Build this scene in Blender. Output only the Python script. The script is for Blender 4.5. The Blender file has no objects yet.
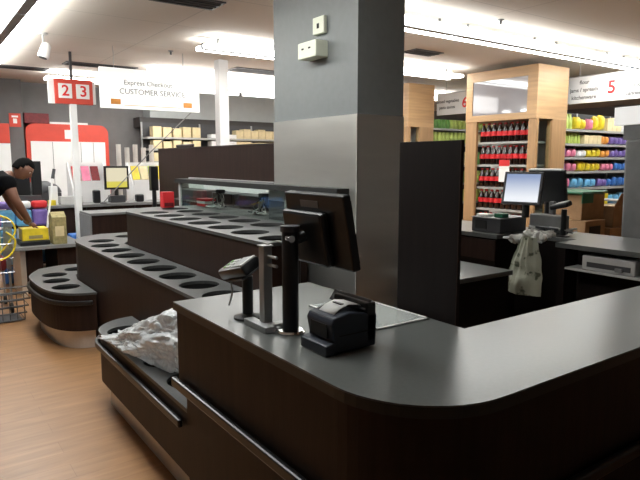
import bpy, bmesh, math, random
from mathutils import Vector, Matrix
random.seed(7)
sc = bpy.context.scene
COL = sc.collection
PI = math.pi

# ------------------------------------------------------------------ materials
def mat(name, col, rough=0.5, metal=0.0, spec=0.5, noise=0.0, nscale=8.0, stretch=(1, 1, 1), bump=0.0, bscale=60.0,
        emit=None, estr=0.0, trans=0.0, alpha=1.0, coat=0.0, rvar=0.0):
    m = bpy.data.materials.new(name); m.use_nodes = True
    nt = m.node_tree; N = nt.nodes; L = nt.links
    b = N['Principled BSDF']
    b.inputs['Roughness'].default_value = rough
    b.inputs['Metallic'].default_value = metal
    b.inputs['Specular IOR Level'].default_value = spec
    b.inputs['Transmission Weight'].default_value = trans
    b.inputs['Alpha'].default_value = alpha
    b.inputs['Coat Weight'].default_value = coat
    c = (*col, 1)
    tc = N.new('ShaderNodeTexCoord'); mp = N.new('ShaderNodeMapping')
    mp.inputs['Scale'].default_value = stretch
    L.new(tc.outputs['Object'], mp.inputs['Vector'])
    nz = N.new('ShaderNodeTexNoise'); nz.inputs['Scale'].default_value = nscale; nz.inputs['Detail'].default_value = 4
    L.new(mp.outputs[0], nz.inputs['Vector'])
    rp = N.new('ShaderNodeValToRGB')
    a = max(noise, 0.02)
    rp.color_ramp.elements[0].position = 0.3; rp.color_ramp.elements[1].position = 0.7
    rp.color_ramp.elements[0].color = (*[x * (1 - a) for x in col], 1)
    rp.color_ramp.elements[1].color = (*[min(1, x * (1 + a)) for x in col], 1)
    L.new(nz.outputs['Fac'], rp.inputs['Fac']); L.new(rp.outputs['Color'], b.inputs['Base Color'])
    if rvar:
        mr = N.new('ShaderNodeMapRange'); mr.inputs['To Min'].default_value = max(0, rough - rvar); mr.inputs['To Max'].default_value = rough + rvar
        L.new(nz.outputs['Fac'], mr.inputs['Value']); L.new(mr.outputs[0], b.inputs['Roughness'])
    if bump:
        n2 = N.new('ShaderNodeTexNoise'); n2.inputs['Scale'].default_value = bscale
        L.new(mp.outputs[0], n2.inputs['Vector'])
        bp = N.new('ShaderNodeBump'); bp.inputs['Strength'].default_value = bump; bp.inputs['Distance'].default_value = 0.01
        L.new(n2.outputs['Fac'], bp.inputs['Height']); L.new(bp.outputs[0], b.inputs['Normal'])
    if emit:
        b.inputs['Emission Color'].default_value = (*emit, 1); b.inputs['Emission Strength'].default_value = estr
    return m

def srgb(r, g, b):
    f = lambda v: (v / 255 / 12.92) if v / 255 <= .04045 else ((v / 255 + .055) / 1.055) ** 2.4
    return (f(r), f(g), f(b))

M = {}
M['laminate'] = mat('dark wenge laminate', (.024, .0115, .008), .5, spec=.22, noise=.25, nscale=5, stretch=(6, 6, .5), bump=.05, bscale=40)
M['laminate_black'] = mat('black brown board', (.009, .006, .0055), .6, spec=.12, noise=.2, nscale=5, stretch=(6, 6, .5))
M['top'] = mat('charcoal speckled worktop', (.095, .1, .097), .3, noise=.1, nscale=70, rvar=.03)
M['tier_top'] = mat('charcoal tier top', (.06, .062, .062), .42, noise=.15, nscale=60)
M['edge'] = mat('worktop edge', (.012, .012, .012), .4)
M['black'] = mat('black plastic', (.008, .0085, .01), .35, noise=.1)
M['blackmatte'] = mat('matt black', (.006, .006, .006), .7)
M['blue_black'] = mat('blue black plastic', (.022, .028, .042), .4, noise=.1)
M['darkgrey'] = mat('dark grey plastic', (.05, .05, .055), .45, noise=.1)
M['grey'] = mat('grey plastic', (.2, .2, .2), .5, noise=.1)
M['lightgrey'] = mat('light grey plastic', (.5, .5, .49), .5, noise=.05)
M['greymetal'] = mat('grey painted metal', (.36, .37, .37), .4, metal=.3, noise=.1)
M['steel'] = mat('brushed steel', (.78, .78, .74), .34, metal=.9, noise=.05, nscale=3, stretch=(.5, .5, 3), rvar=.05)
M['rail'] = mat('black rubber bumper', (.01, .01, .011), .32, spec=.45)
M['kick'] = mat('steel kick strip', (.66, .62, .58), .38, metal=.35, noise=.08)
M['chrome'] = mat('chrome', (.75, .75, .75), .12, metal=1)
M['colgrey'] = mat('grey painted column', (.185, .2, .203), .5, noise=.04, nscale=20)
M['ceiling'] = None
M['wall'] = mat('grey painted wall', (.19, .185, .185), .7, noise=.05)
M['walldark'] = mat('dark grey painted wall', (.13, .125, .125), .7, noise=.05)
M['bulk'] = mat('pale blue grey bulkhead', (.42, .45, .46), .6, noise=.03)
M['band'] = mat('dark band', (.05, .045, .045), .6)
M['white'] = mat('white painted board', (.8, .8, .8), .45, noise=.02)
M['whitegloss'] = mat('white enamel', (.82, .82, .82), .3, noise=.02)
M['switch'] = mat('cream plastic', (.72, .75, .62), .4, noise=.03)
M['red'] = mat('red panel', (.62, .06, .035), .45, noise=.05)
M['darkred'] = mat('dark red panel', (.16, .01, .014), .5, noise=.3, nscale=20)
M['wood'] = mat('light beech laminate', (.5, .31, .155), .45, noise=.13, nscale=3, stretch=(.6, .6, 9), bump=.02)
M['wooddark'] = mat('beech laminate post', (.42, .25, .12), .45, noise=.13, nscale=3, stretch=(9, 9, .6))
M['poster'] = mat('glossy lilac grey panel', (.3, .29, .31), .06, noise=.02, coat=1)
M['shelf'] = mat('shelf metal', (.42, .42, .4), .4, metal=.2)
M['cola'] = mat('dark cola bottle', (.014, .005, .004), .12, noise=.1, coat=.5)
M['redlabel'] = mat('red bottle label', (.6, .025, .03), .4)
M['redcap'] = mat('red cap', (.5, .02, .02), .4)
M['yellow'] = mat('yellow packet', (.75, .58, .03), .4, noise=.2)
M['green'] = mat('green packet', (.12, .3, .06), .4, noise=.3)
M['lime'] = mat('lime packet', (.45, .55, .12), .4, noise=.3)
M['pink'] = mat('pink packet', (.7, .2, .32), .4, noise=.2)
M['blue'] = mat('blue packet', (.05, .18, .55), .4, noise=.3)
M['skyblue'] = mat('sky blue wrap', (.15, .45, .75), .35, noise=.3)
M['purple'] = mat('purple packet', (.18, .12, .38), .4, noise=.3)
M['cream'] = mat('cream packet', (.72, .6, .35), .5, noise=.15)
M['orange'] = mat('orange packet', (.75, .3, .05), .4, noise=.2)
M['carton'] = mat('brown cardboard', (.32, .19, .095), .8, noise=.12, nscale=12)
M['olive'] = mat('olive printed carton', (.30, .25, .11), .7, noise=.25, nscale=30)
M['darkcloth'] = mat('black shirt cloth', (.004, .004, .0045), .95, spec=.1, bump=.2)
M['trouser'] = mat('dark trousers', (.012, .012, .016), .9, bump=.2)
M['skin'] = mat('brown skin', (.17, .075, .045), .5, noise=.08)
M['hair'] = mat('black hair', (.003, .0027, .0025), .9, spec=.1, noise=.3, nscale=80, bump=.5, bscale=150)
M['paper'] = mat('white paper', (.82, .82, .8), .7)
M['bag'] = mat('printed plastic bag', (.3, .31, .24), .4, noise=.55, nscale=11, bump=.4, bscale=25)
M['bagclear'] = mat('crinkled pale plastic', (.55, .55, .52), .25, noise=.2, bump=.6, bscale=30)
M['cable'] = mat('pale grey cable', (.4, .4, .38), .5)
M['darkgreen'] = mat('dark green plastic', (.01, .12, .06), .4)
M['wire'] = mat('chrome wire', (.5, .5, .52), .3, metal=.8)
M['sheet'] = mat('clear acrylic sheet', (.62, .66, .64), .15, noise=.03, alpha=.45)
M['textpale'] = mat('pale grey lettering', (.16, .16, .16), .6)
M['glow_white'] = mat('white board with added glow', (.85, .85, .85), .5, emit=(1, .99, .95), estr=.28)  # faint emission added to whiten the service sign and lane box
M['textgrey'] = mat('grey lettering', (.12, .12, .12), .6)
M['textred'] = mat('red lettering', (.7, .02, .02), .5)
M['textwhite'] = mat('white lettering', (.85, .85, .85), .5)
M['ventdark'] = mat('dark vent', (.012, .011, .01), .6, noise=.2)

for n_ in M['bag'].node_tree.nodes:
    if n_.type == 'VALTORGB':
        n_.color_ramp.elements[0].position = .40; n_.color_ramp.elements[1].position = .45
        n_.color_ramp.elements[0].color = (.07, .08, .05, 1); n_.color_ramp.elements[1].color = (.34, .35, .28, 1)
def film_mat():
    m = bpy.data.materials.new('crinkled clear film'); m.use_nodes = True
    N = m.node_tree.nodes; L = m.node_tree.links; b = N['Principled BSDF']
    b.inputs['Base Color'].default_value = (.72, .75, .77, 1); b.inputs['Roughness'].default_value = .3
    b.inputs['Coat Weight'].default_value = .6
    tc = N.new('ShaderNodeTexCoord'); v = N.new('ShaderNodeTexNoise'); v.inputs['Scale'].default_value = 14; v.inputs['Detail'].default_value = 6
    v.inputs['Distortion'].default_value = 1.5
    L.new(tc.outputs['Object'], v.inputs['Vector'])
    bp = N.new('ShaderNodeBump'); bp.inputs['Strength'].default_value = .6; bp.inputs['Distance'].default_value = .02
    L.new(v.outputs['Fac'], bp.inputs['Height']); L.new(bp.outputs[0], b.inputs['Normal'])
    r = N.new('ShaderNodeValToRGB'); r.color_ramp.elements[0].position = .35; r.color_ramp.elements[1].position = .68
    r.color_ramp.elements[0].color = (.5, .5, .5, 1); r.color_ramp.elements[1].color = (.9, .9, .9, 1)
    L.new(v.outputs['Fac'], r.inputs['Fac']); L.new(r.outputs['Color'], b.inputs['Alpha'])
    return m
M['film'] = film_mat()

def glass_mat():
    m = bpy.data.materials.new('display glass'); m.use_nodes = True
    N = m.node_tree.nodes; L = m.node_tree.links; N.remove(N['Principled BSDF'])
    t = N.new('ShaderNodeBsdfTransparent'); t.inputs['Color'].default_value = (.9, .95, .93, 1)
    g = N.new('ShaderNodeBsdfGlossy'); g.inputs['Roughness'].default_value = .03
    f = N.new('ShaderNodeValue'); f.outputs[0].default_value = .07
    x = N.new('ShaderNodeMixShader'); L.new(f.outputs[0], x.inputs[0]); L.new(t.outputs[0], x.inputs[1]); L.new(g.outputs[0], x.inputs[2])
    L.new(x.outputs[0], N['Material Output'].inputs['Surface'])
    return m
M['glass'] = glass_mat()

def floor_mat():
    m = bpy.data.materials.new('oak vinyl planks'); m.use_nodes = True
    N = m.node_tree.nodes; L = m.node_tree.links; b = N['Principled BSDF']
    tc = N.new('ShaderNodeTexCoord'); mp = N.new('ShaderNodeMapping')
    L.new(tc.outputs['Object'], mp.inputs['Vector'])
    br = N.new('ShaderNodeTexBrick'); br.inputs['Scale'].default_value = 1
    br.inputs['Brick Width'].default_value = 1.2; br.inputs['Row Height'].default_value = .15; br.inputs['Mortar Size'].default_value = .0015
    br.inputs['Color1'].default_value = (*srgb(158, 117, 79), 1); br.inputs['Color2'].default_value = (*srgb(150, 110, 73), 1)
    br.inputs['Mortar'].default_value = (*srgb(138, 100, 66), 1)
    L.new(mp.outputs[0], br.inputs['Vector'])
    m2 = N.new('ShaderNodeMapping'); m2.inputs['Scale'].default_value = (1.2, 9, 1); L.new(tc.outputs['Object'], m2.inputs['Vector'])
    nz = N.new('ShaderNodeTexNoise'); nz.inputs['Scale'].default_value = 2.2; nz.inputs['Detail'].default_value = 6; nz.inputs['Distortion'].default_value = .6
    L.new(m2.outputs[0], nz.inputs['Vector'])
    mr = N.new('ShaderNodeMapRange'); mr.inputs['From Min'].default_value = .3; mr.inputs['From Max'].default_value = .7
    mr.inputs['To Min'].default_value = .8; mr.inputs['To Max'].default_value = 1.12
    L.new(nz.outputs['Fac'], mr.inputs['Value'])
    vm = N.new('ShaderNodeVectorMath'); vm.operation = 'SCALE'; L.new(br.outputs['Color'], vm.inputs[0]); L.new(mr.outputs[0], vm.inputs['Scale'])
    L.new(vm.outputs[0], b.inputs['Base Color'])
    b.inputs['Roughness'].default_value = .38; b.inputs['Specular IOR Level'].default_value = .4
    return m
def ceil_mat():
    m = bpy.data.materials.new('ceiling panels'); m.use_nodes = True
    N = m.node_tree.nodes; L = m.node_tree.links; b = N['Principled BSDF']
    tc = N.new('ShaderNodeTexCoord')
    br = N.new('ShaderNodeTexBrick'); br.offset = 0
    br.inputs['Scale'].default_value = 1; br.inputs['Brick Width'].default_value = 2.4; br.inputs['Row Height'].default_value = 1.2; br.inputs['Mortar Size'].default_value = .006
    c = srgb(214, 206, 196)
    br.inputs['Color1'].default_value = (*c, 1); br.inputs['Color2'].default_value = (*[x * .96 for x in c], 1); br.inputs['Mortar'].default_value = (*[x * .7 for x in c], 1)
    L.new(tc.outputs['Object'], br.inputs['Vector']); L.new(br.outputs['Color'], b.inputs['Base Color'])
    b.inputs['Roughness'].default_value = .8
    return m
M['floor'] = floor_mat(); M['ceiling'] = ceil_mat()
LIGHT = 11.0
M['tube'] = mat('fluorescent tube', (.9, .9, .9), .5, emit=(.97, 1, .98), estr=LIGHT)
M['trough'] = mat('bright diffuser', (.9, .9, .9), .5, emit=(1, .98, .95), estr=3.2)
M['screen_white'] = mat('lit pale blue screen', (.02, .02, .02), .3, emit=srgb(222, 232, 245), estr=1.0)

def screen_mat(name, bottom, top, st, z0, z1):
    m = bpy.data.materials.new(name); m.use_nodes = True
    N = m.node_tree.nodes; L = m.node_tree.links; b = N['Principled BSDF']
    b.inputs['Base Color'].default_value = (.02, .02, .02, 1); b.inputs['Roughness'].default_value = .3
    tc = N.new('ShaderNodeTexCoord'); sp = N.new('ShaderNodeSeparateXYZ'); L.new(tc.outputs['Object'], sp.inputs[0])
    mr = N.new('ShaderNodeMapRange'); mr.inputs['From Min'].default_value = z0; mr.inputs['From Max'].default_value = z1
    L.new(sp.outputs['Z'], mr.inputs['Value'])
    r = N.new('ShaderNodeValToRGB'); r.color_ramp.elements[0].color = (*bottom, 1); r.color_ramp.elements[1].color = (*top, 1)
    L.new(mr.outputs[0], r.inputs['Fac']); L.new(r.outputs['Color'], b.inputs['Emission Color']); b.inputs['Emission Strength'].default_value = st
    return m, r

# ------------------------------------------------------------------ mesh helpers
class MB:
    def __init__(s): s.bm = bmesh.new()
    def box(s, x0, x1, y0, y1, z0, z1, bev=0.0, R=None):
        g = bmesh.ops.create_cube(s.bm, size=1)['verts']
        for v in g:
            v.co = Vector(((x0 + x1) / 2 + v.co.x * (x1 - x0), (y0 + y1) / 2 + v.co.y * (y1 - y0), (z0 + z1) / 2 + v.co.z * (z1 - z0)))
        if bev:
            es = list({e for v in g for e in v.link_edges})
            r = bmesh.ops.bevel(s.bm, geom=es, offset=bev, segments=2, affect='EDGES', profile=.5)
            g = list({v for f in r['faces'] for v in f.verts})
        if R is not None:
            for v in g: v.co = R @ v.co
        return s
    def tube(s, pts, r, n=10, closed=False, cap=True):
        pts = [Vector(p) for p in pts]; rs = r if isinstance(r, (list, tuple)) else [r] * len(pts)
        rings = []; N = len(pts); prev = None
        for i, p in enumerate(pts):
            if closed: t = (pts[(i + 1) % N] - pts[i - 1]).normalized()
            else: t = (pts[min(i + 1, N - 1)] - pts[max(i - 1, 0)]).normalized()
            if prev is None:
                u = t.cross(Vector((0, 0, 1)))
                if u.length < .1: u = t.cross(Vector((1, 0, 0)))
            else: u = prev - t * prev.dot(t)
            u.normalize(); prev = u; w = t.cross(u)
            rings.append([s.bm.verts.new(p + (u * math.cos(a) + w * math.sin(a)) * rs[i]) for a in [2 * PI * k / n for k in range(n)]])
        for i in range(N if closed else N - 1):
            a, b = rings[i], rings[(i + 1) % N]
            for k in range(n): s.bm.faces.new((a[k], a[(k + 1) % n], b[(k + 1) % n], b[k]))
        if cap and not closed:
            s.bm.faces.new(list(reversed(rings[0]))); s.bm.faces.new(rings[-1])
        return s
    def lathe(s, prof, c=(0, 0, 0), n=20):
        rings = []
        for r, z in prof:
            rings.append([s.bm.verts.new((c[0] + max(r, .0005) * math.cos(2 * PI * k / n), c[1] + max(r, .0005) * math.sin(2 * PI * k / n), c[2] + z)) for k in range(n)])
        for a, b in zip(rings, rings[1:]):
            for k in range(n): s.bm.faces.new((a[k], a[(k + 1) % n], b[(k + 1) % n], b[k]))
        s.bm.faces.new(list(reversed(rings[0]))); s.bm.faces.new(rings[-1])
        return s
    def prism(s, poly, z0, z1, holes=(), hn=28):
        loops = [poly] + [[(cx + r * math.cos(2 * PI * k / hn), cy + r * math.sin(2 * PI * k / hn)) for k in range(hn)] for cx, cy, r in holes]
        for z, flip in ((z0, True), (z1, False)):
            es = []
            lv = []
            for lp in loops:
                vs = [s.bm.verts.new((x, y, z)) for x, y in lp]; lv.append(vs)
                es += [s.bm.edges.new((vs[i], vs[(i + 1) % len(vs)])) for i in range(len(vs))]
            if z == z0: low = lv
            else: hi = lv
            bmesh.ops.triangle_fill(s.bm, edges=es, use_beauty=True, normal=(0, 0, -1 if flip else 1))
        for a, b in zip(low, hi):
            for i in range(len(a)):
                j = (i + 1) % len(a); s.bm.faces.new((a[i], a[j], b[j], b[i]))
        bmesh.ops.recalc_face_normals(s.bm, faces=s.bm.faces)
        return s
    def sphere(s, c, r, sx=1, sy=1, sz=1, u=20, v=14):
        g = bmesh.ops.create_uvsphere(s.bm, u_segments=u, v_segments=v, radius=r)['verts']
        for q in g: q.co = Vector((c[0] + q.co.x * sx, c[1] + q.co.y * sy, c[2] + q.co.z * sz))
        return s
    def poly(s, pts):
        s.bm.faces.new([s.bm.verts.new(p) for p in pts]); return s
    def xf(s, Mx):
        for v in s.bm.verts: v.co = Mx @ v.co
        return s
    def build(s, name, m, parent=None, smooth=False, bevel=0.0):
        me = bpy.data.meshes.new(name); s.bm.normal_update()
        bmesh.ops.recalc_face_normals(s.bm, faces=s.bm.faces)
        s.bm.to_mesh(me); s.bm.free()
        me.materials.append(M[m] if isinstance(m, str) else m)
        o = bpy.data.objects.new(name, me); COL.objects.link(o)
        if smooth:
            for p in me.polygons: p.use_smooth = True
            try: me.set_sharp_from_angle(angle=math.radians(40))
            except Exception: pass
        if bevel:
            md = o.modifiers.new('bev', 'BEVEL'); md.width = bevel; md.segments = 2; md.limit_method = 'ANGLE'
        if parent:
            o.parent = parent
            o.matrix_parent_inverse = Matrix.Translation(parent.location).inverted() if parent.type == 'EMPTY' and not parent.get('_loc') else Matrix()
        return o
# parts of an Empty are authored in world coordinates (the inverse above keeps them there); parts of proto things with '_loc' are local

def thing(name, label, cat, loc=(0, 0, 0), rz=0, group=None, local=False):
    o = bpy.data.objects.new(name, None); COL.objects.link(o); o.location = loc; o.rotation_euler = (0, 0, rz)
    o.empty_display_size = .1
    o['label'] = label; o['category'] = cat
    if group: o['group'] = group
    if local: o['_loc'] = 1
    return o
def tag(o, label, cat, group=None):
    o['label'] = label; o['category'] = cat
    if group: o['group'] = group
    return o
def struct(o):
    o['kind'] = 'structure'; return o
def dup(root, loc, rz=0, label=None, group=None):
    r = root.copy(); COL.objects.link(r); r.location = loc; r.rotation_euler = (0, 0, rz)
    if label: r['label'] = label
    if group: r['group'] = group
    for ch in list(root.children):
        c = ch.copy(); COL.objects.link(c); c.parent = r
        for g in list(ch.children):
            d = g.copy(); COL.objects.link(d); d.parent = c
    return r
def text(name, s, size, m, Mx, parent, ext=.001, bold=False):
    cu = bpy.data.curves.new(name, 'FONT'); cu.body = s; cu.size = size; cu.align_x = 'CENTER'; cu.align_y = 'CENTER'; cu.extrude = ext
    if bold: cu.offset = size * .018
    t = bpy.data.objects.new('tmp', cu); COL.objects.link(t)
    dg = bpy.context.evaluated_depsgraph_get()
    me = bpy.data.meshes.new_from_object(t.evaluated_get(dg)); bpy.data.objects.remove(t)
    me.transform(Mx); me.materials.clear(); me.materials.append(M[m])
    o = bpy.data.objects.new(name, me); COL.objects.link(o)
    o.parent = parent
    if parent.type == 'EMPTY' and not parent.get('_loc'): o.matrix_parent_inverse = Matrix.Translation(parent.location).inverted()
    return o
# text facing -Y (reads along +X) and text facing -X (reads along -Y)
def face_negY(x, y, z): return Matrix.Translation((x, y, z)) @ Matrix.Rotation(PI / 2, 4, 'X')
def face_negX(x, y, z): return Matrix.Translation((x, y, z)) @ Matrix.Rotation(-PI / 2, 4, 'Z') @ Matrix.Rotation(PI / 2, 4, 'X')

def arc(cx, cy, r, a0, a1, n=10):
    return [(cx + r * math.cos(math.radians(a0 + (a1 - a0) * i / n)), cy + r * math.sin(math.radians(a0 + (a1 - a0) * i / n))) for i in range(n + 1)]
def offset(poly, d):   # shrink a counter-clockwise polygon by d
    n = len(poly); out = []
    for i in range(n):
        p0, p1, p2 = Vector(poly[i - 1]), Vector(poly[i]), Vector(poly[(i + 1) % n])
        a = (p1 - p0).normalized(); b = (p2 - p1).normalized()
        na = Vector((-a.y, a.x)); nb = Vector((-b.y, b.x)); k = na + nb
        k = k / max(.3, k.length_squared) * 2 if k.length > 0 else na
        out.append(tuple(p1 + k * d))
    return out
def bez(pts, n=8):     # smooth path through points
    P = [Vector(p) for p in pts]; out = []
    for i in range(len(P) - 1):
        a = P[max(i - 1, 0)]; b = P[i]; c = P[i + 1]; d = P[min(i + 2, len(P) - 1)]
        for k in range(n):
            t = k / n
            out.append(.5 * ((2 * b) + (c - a) * t + (2 * a - 5 * b + 4 * c - d) * t * t + (3 * b - a - 3 * c + d) * t ** 3))
    out.append(P[-1]); return out

def band(path, th, z0, z1):   # flat strip following a plan path
    P = [Vector(p) for p in path]; b = MB(); R_ = []
    for i, p in enumerate(P):
        t = (P[min(i + 1, len(P) - 1)] - P[max(i - 1, 0)]).normalized(); n = Vector((-t.y, t.x)) * th / 2
        q = [p + n, p - n]
        R_.append([b.bm.verts.new((v.x, v.y, z)) for v, z in ((q[0], z0), (q[1], z0), (q[1], z1), (q[0], z1))])
    for a, c in zip(R_, R_[1:]):
        for k in range(4): b.bm.faces.new((a[k], a[(k + 1) % 4], c[(k + 1) % 4], c[k]))
    b.bm.faces.new(list(reversed(R_[0]))); b.bm.faces.new(R_[-1])
    return b

# ------------------------------------------------------------------ the room
H = 3.0
X0, X1, Y0, Y1 = -3.0, 15.0, -2.5, 11.8
struct(MB().box(X0, X1, Y0, Y1, -.1, 0).build('floor', 'floor'))
struct(MB().box(X0, X1, Y0, Y1, H, H + .1).build('ceiling', 'ceiling'))
struct(MB().box(X0, X1, Y1, Y1 + .1, 0, H).build('wall_far', 'wall'))
struct(MB().box(X0 - .1, X0, Y0, Y1, 0, H).build('wall_left', 'wall'))
struct(MB().box(X1, X1 + .1, Y0, Y1, 0, H).build('wall_right', 'wall'))
struct(MB().box(X0, X1, Y0 - .1, Y0, 0, H).build('wall_near', 'wall'))
struct(MB().box(1.2, 1.76, 11.45, Y1, 0, H).build('trim_1', 'walldark'))             # pier at the left of the far wall
struct(MB().box(4.0, 9.5, 11.4, Y1, 2.45, H).build('trim_2', 'bulk'))               # pale bulkhead
struct(MB().box(3.8, 9.5, 11.42, Y1, 2.26, 2.45).build('trim_3', 'band'))

# ------------------------------------------------------------------ ceiling lights
def light_row(axis, a0, a1, c, w, label, n, pl=.26):
    L = (a1 - a0) / n
    for i in range(n):
        s0, s1 = a0 + i * L + .01, a0 + (i + 1) * L - .01
        m = (s0 + s1) / 2
        loc = (m, c, H) if axis == 'x' else (c, m, H)
        t = thing('ceiling_light', label, 'ceiling light', loc, 0, 'fluorescent battens: ' + label)
        def B(u0, u1, v0, v1, z0, z1, nm, mt):
            b = MB(); b.box(*((u0, u1, v0, v1) if axis == 'x' else (v0, v1, u0, u1)), z0, z1, bev=.004); return b.build(nm, mt, t)
        B(s0, s1, c - w * .1, c + w * .1, H - .14, H - .07, 'batten', 'grey')
        B(s0, s1, c - w * .5, c - w * .1, H - .13, H - .09, 'diffuser', 'tube')
        B(s0, s1, c + w * .1, c + w * .5, H - .13, H - .09, 'diffuser', 'tube')
        B(s0, s1, c - w * pl, c + w * pl, H - .088, H - .082, 'glow_blocker', 'grey')  # unseen plate added above the tubes to cut their glow on the ceiling
        for q in (s0 + .2, s1 - .2): B(q - .01, q + .01, c - .01, c + .01, H - .07, H, 'hanger', 'grey')
light_row('x', 3.1, 12.4, 4.22, .36, 'bright fluorescent batten in the long row near the right top corner', 6, .36)
light_row('x', 2.86, 7.1, 6.38, .34, 'bright fluorescent batten in the row passing behind the grey column', 3, .33)
light_row('y', 1.6, 10.0, .93, .42, 'bright fluorescent batten in the row at the top left corner', 6)
light_row('x', 1.9, 4.6, 10.1, .3, 'fluorescent batten above the red topped cabinet at the far wall', 2)
light_row('x', 6.0, 12.0, 8.7, .34, 'fluorescent batten in the farthest row above the aisles', 4)
t = thing('pelmet_light', 'long deep white light box under the ceiling beyond the white pole', 'ceiling light', (4.1, 8.65, H))
MB().box(3.1, 5.7, 8.62, 8.9, 2.68, H - .001, bev=.01).build('light_box', 'trough', t)
for x in (3.3, 4.5): MB().box(x, x + .05, 8.6, 8.63, 2.64, 2.7, bev=.004).build('clip', 'grey', t)

def vent(x0, x1, y0, y1, lab):
    t = thing('ceiling_vent', lab, 'vent', ((x0 + x1) / 2, (y0 + y1) / 2, H))
    MB().box(x0, x1, y0, y1, H - .012, H).build('frame', 'darkgrey', t)
    MB().box(x0 + .03, x1 - .03, y0 + .03, y1 - .03, H - .016, H - .004).build('grille', 'ventdark', t)
    for k in range(1, 4):
        y = y0 + (y1 - y0) * k / 4
        MB().box(x0 + .03, x1 - .03, y - .006, y + .006, H - .022, H - .012).build('slat', 'blackmatte', t)
vent(1.98, 3.0, 8.98, 9.27, 'dark slot vent in the ceiling just above the red 2 and 3 sign')
vent(.6, 1.92, 9.85, 10.15, 'dark slot vent in the ceiling at the far left edge')
vent(4.18, 5.3, 8.06, 8.45, 'dark slot vent in the ceiling right of the white pole')
vent(5.35, 5.85, 5.47, 5.75, 'small dark ceiling vent right of the grey column')
vent(1.85, 2.45, 4.9, 5.2, 'dark ceiling vent at the top edge of the picture')

t = thing('ceiling_device', 'small white spotlight hanging from the ceiling at upper left', 'device', (1.36, 7.2, H))  # hanging speaker/camera unit, not a lamp
MB().lathe([(.05, -.02), (.05, 0)], (1.36, 7.2, H)).build('mount', 'lightgrey', t)
MB().tube([(1.36, 7.2, H - .01), (1.36, 7.2, H - .12)], .012).build('stem', 'lightgrey', t)
R = Matrix.Translation((1.37, 7.2, H - .19)) @ Matrix.Rotation(.3, 4, 'Y')
MB().lathe([(.02, .09), (.05, .06), (.06, -.06), (.055, -.08)]).xf(R).build('device_head', 'whitegloss', t, smooth=True)
MB().lathe([(.04, -.088), (.045, -.079)]).xf(R).build('lens', 'darkgrey', t)
# small sprinkler heads
for i, (x, y, lab) in enumerate([(2.9, 7.4, 'tiny sprinkler head in the ceiling above the customer service sign'), (4.97, 3.9, 'tiny sprinkler head in the ceiling near the right top corner')]):
    t = thing('sprinkler_head', lab, 'sprinkler', (x, y, H))
    MB().lathe([(.03, -.01), (.035, 0)], (x, y, H)).build('rosette', 'grey', t)
    MB().lathe([(.012, -.05), (.012, -.01)], (x, y, H)).build('nozzle', 'darkgrey', t)

# ------------------------------------------------------------------ service counter
CZ = 1.0
def L_outline(d=0.0):
    p = [(.9 + d, 2.37 - d)] + arc(1.21, 1.205, .31 - d, 180, 270, 12) + [(3.6, .895 + d), (3.6, 1.37 - d), (1.61 - d, 1.37 - d), (1.61 - d, 2.37 - d)]
    return p
t = thing('service_counter', 'large dark brown service counter with rounded corner in the foreground', 'counter', (1.25, 1.6, 0))
MB().prism(L_outline(.001), CZ - .005, CZ).build('worktop', 'top', t)
MB().prism(L_outline(0), CZ - .035, CZ - .005).build('worktop_edge', 'edge', t)
MB().prism(L_outline(.012), .64, CZ - .035).build('upper_panel', 'laminate', t)
lo = L_outline(.05); lo[0] = (.95, 2.37); lo[-1] = (1.56, 2.37)
MB().prism(lo, .165, .64).build('lower_panel', 'laminate', t)
lo = L_outline(.105); lo[0] = (1.005, 2.37); lo[-1] = (1.47, 2.37)
MB().prism(lo, 0, .165).build('kick_plate', 'kick', t)
rail = [(.888, 2.36)] + arc(1.21, 1.205, .322, 180, 270, 14) + [(3.58, .883)]
band(rail, .026, .63, .672).build('bumper_rail', 'rail', t, bevel=.008)
band([(.9, 2.3)] + arc(1.21, 1.205, .306, 180, 270, 14) + [(3.58, .9)], .008, .615, .63).build('shadow_gap_strip', 'blackmatte', t)
# tall dark panel at the inner corner and low desk behind it
t = thing('tall_screen_panel', 'tall dark brown upright panel standing right of the steel clad column', 'panel', (1.64, 1.56, 0))
MB().box(1.622, 1.636, 1.425, 1.74, 0, 1.675, bev=.002).build('board', 'laminate_black', t)
MB().box(1.6212, 1.6368, 1.421, 1.425, 0, 1.675).build('edge_strip', 'laminate', t)
t = thing('low_cash_desk', 'low dark desk with grey top between the tall panel and the second checkout', 'desk', (3.2, 2.9, 0))
MB().box(2.78, 3.62, 2.64, 3.3, .765, .8, bev=.003).build('worktop', 'top', t)
MB().box(2.8, 3.60, 2.66, 3.28, .0, .765).build('cabinet_body', 'laminate_black', t)
MB().box(3.0, 3.005, 2.655, 2.66, .05, .76).build('joint_strip', 'edge', t)

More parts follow.
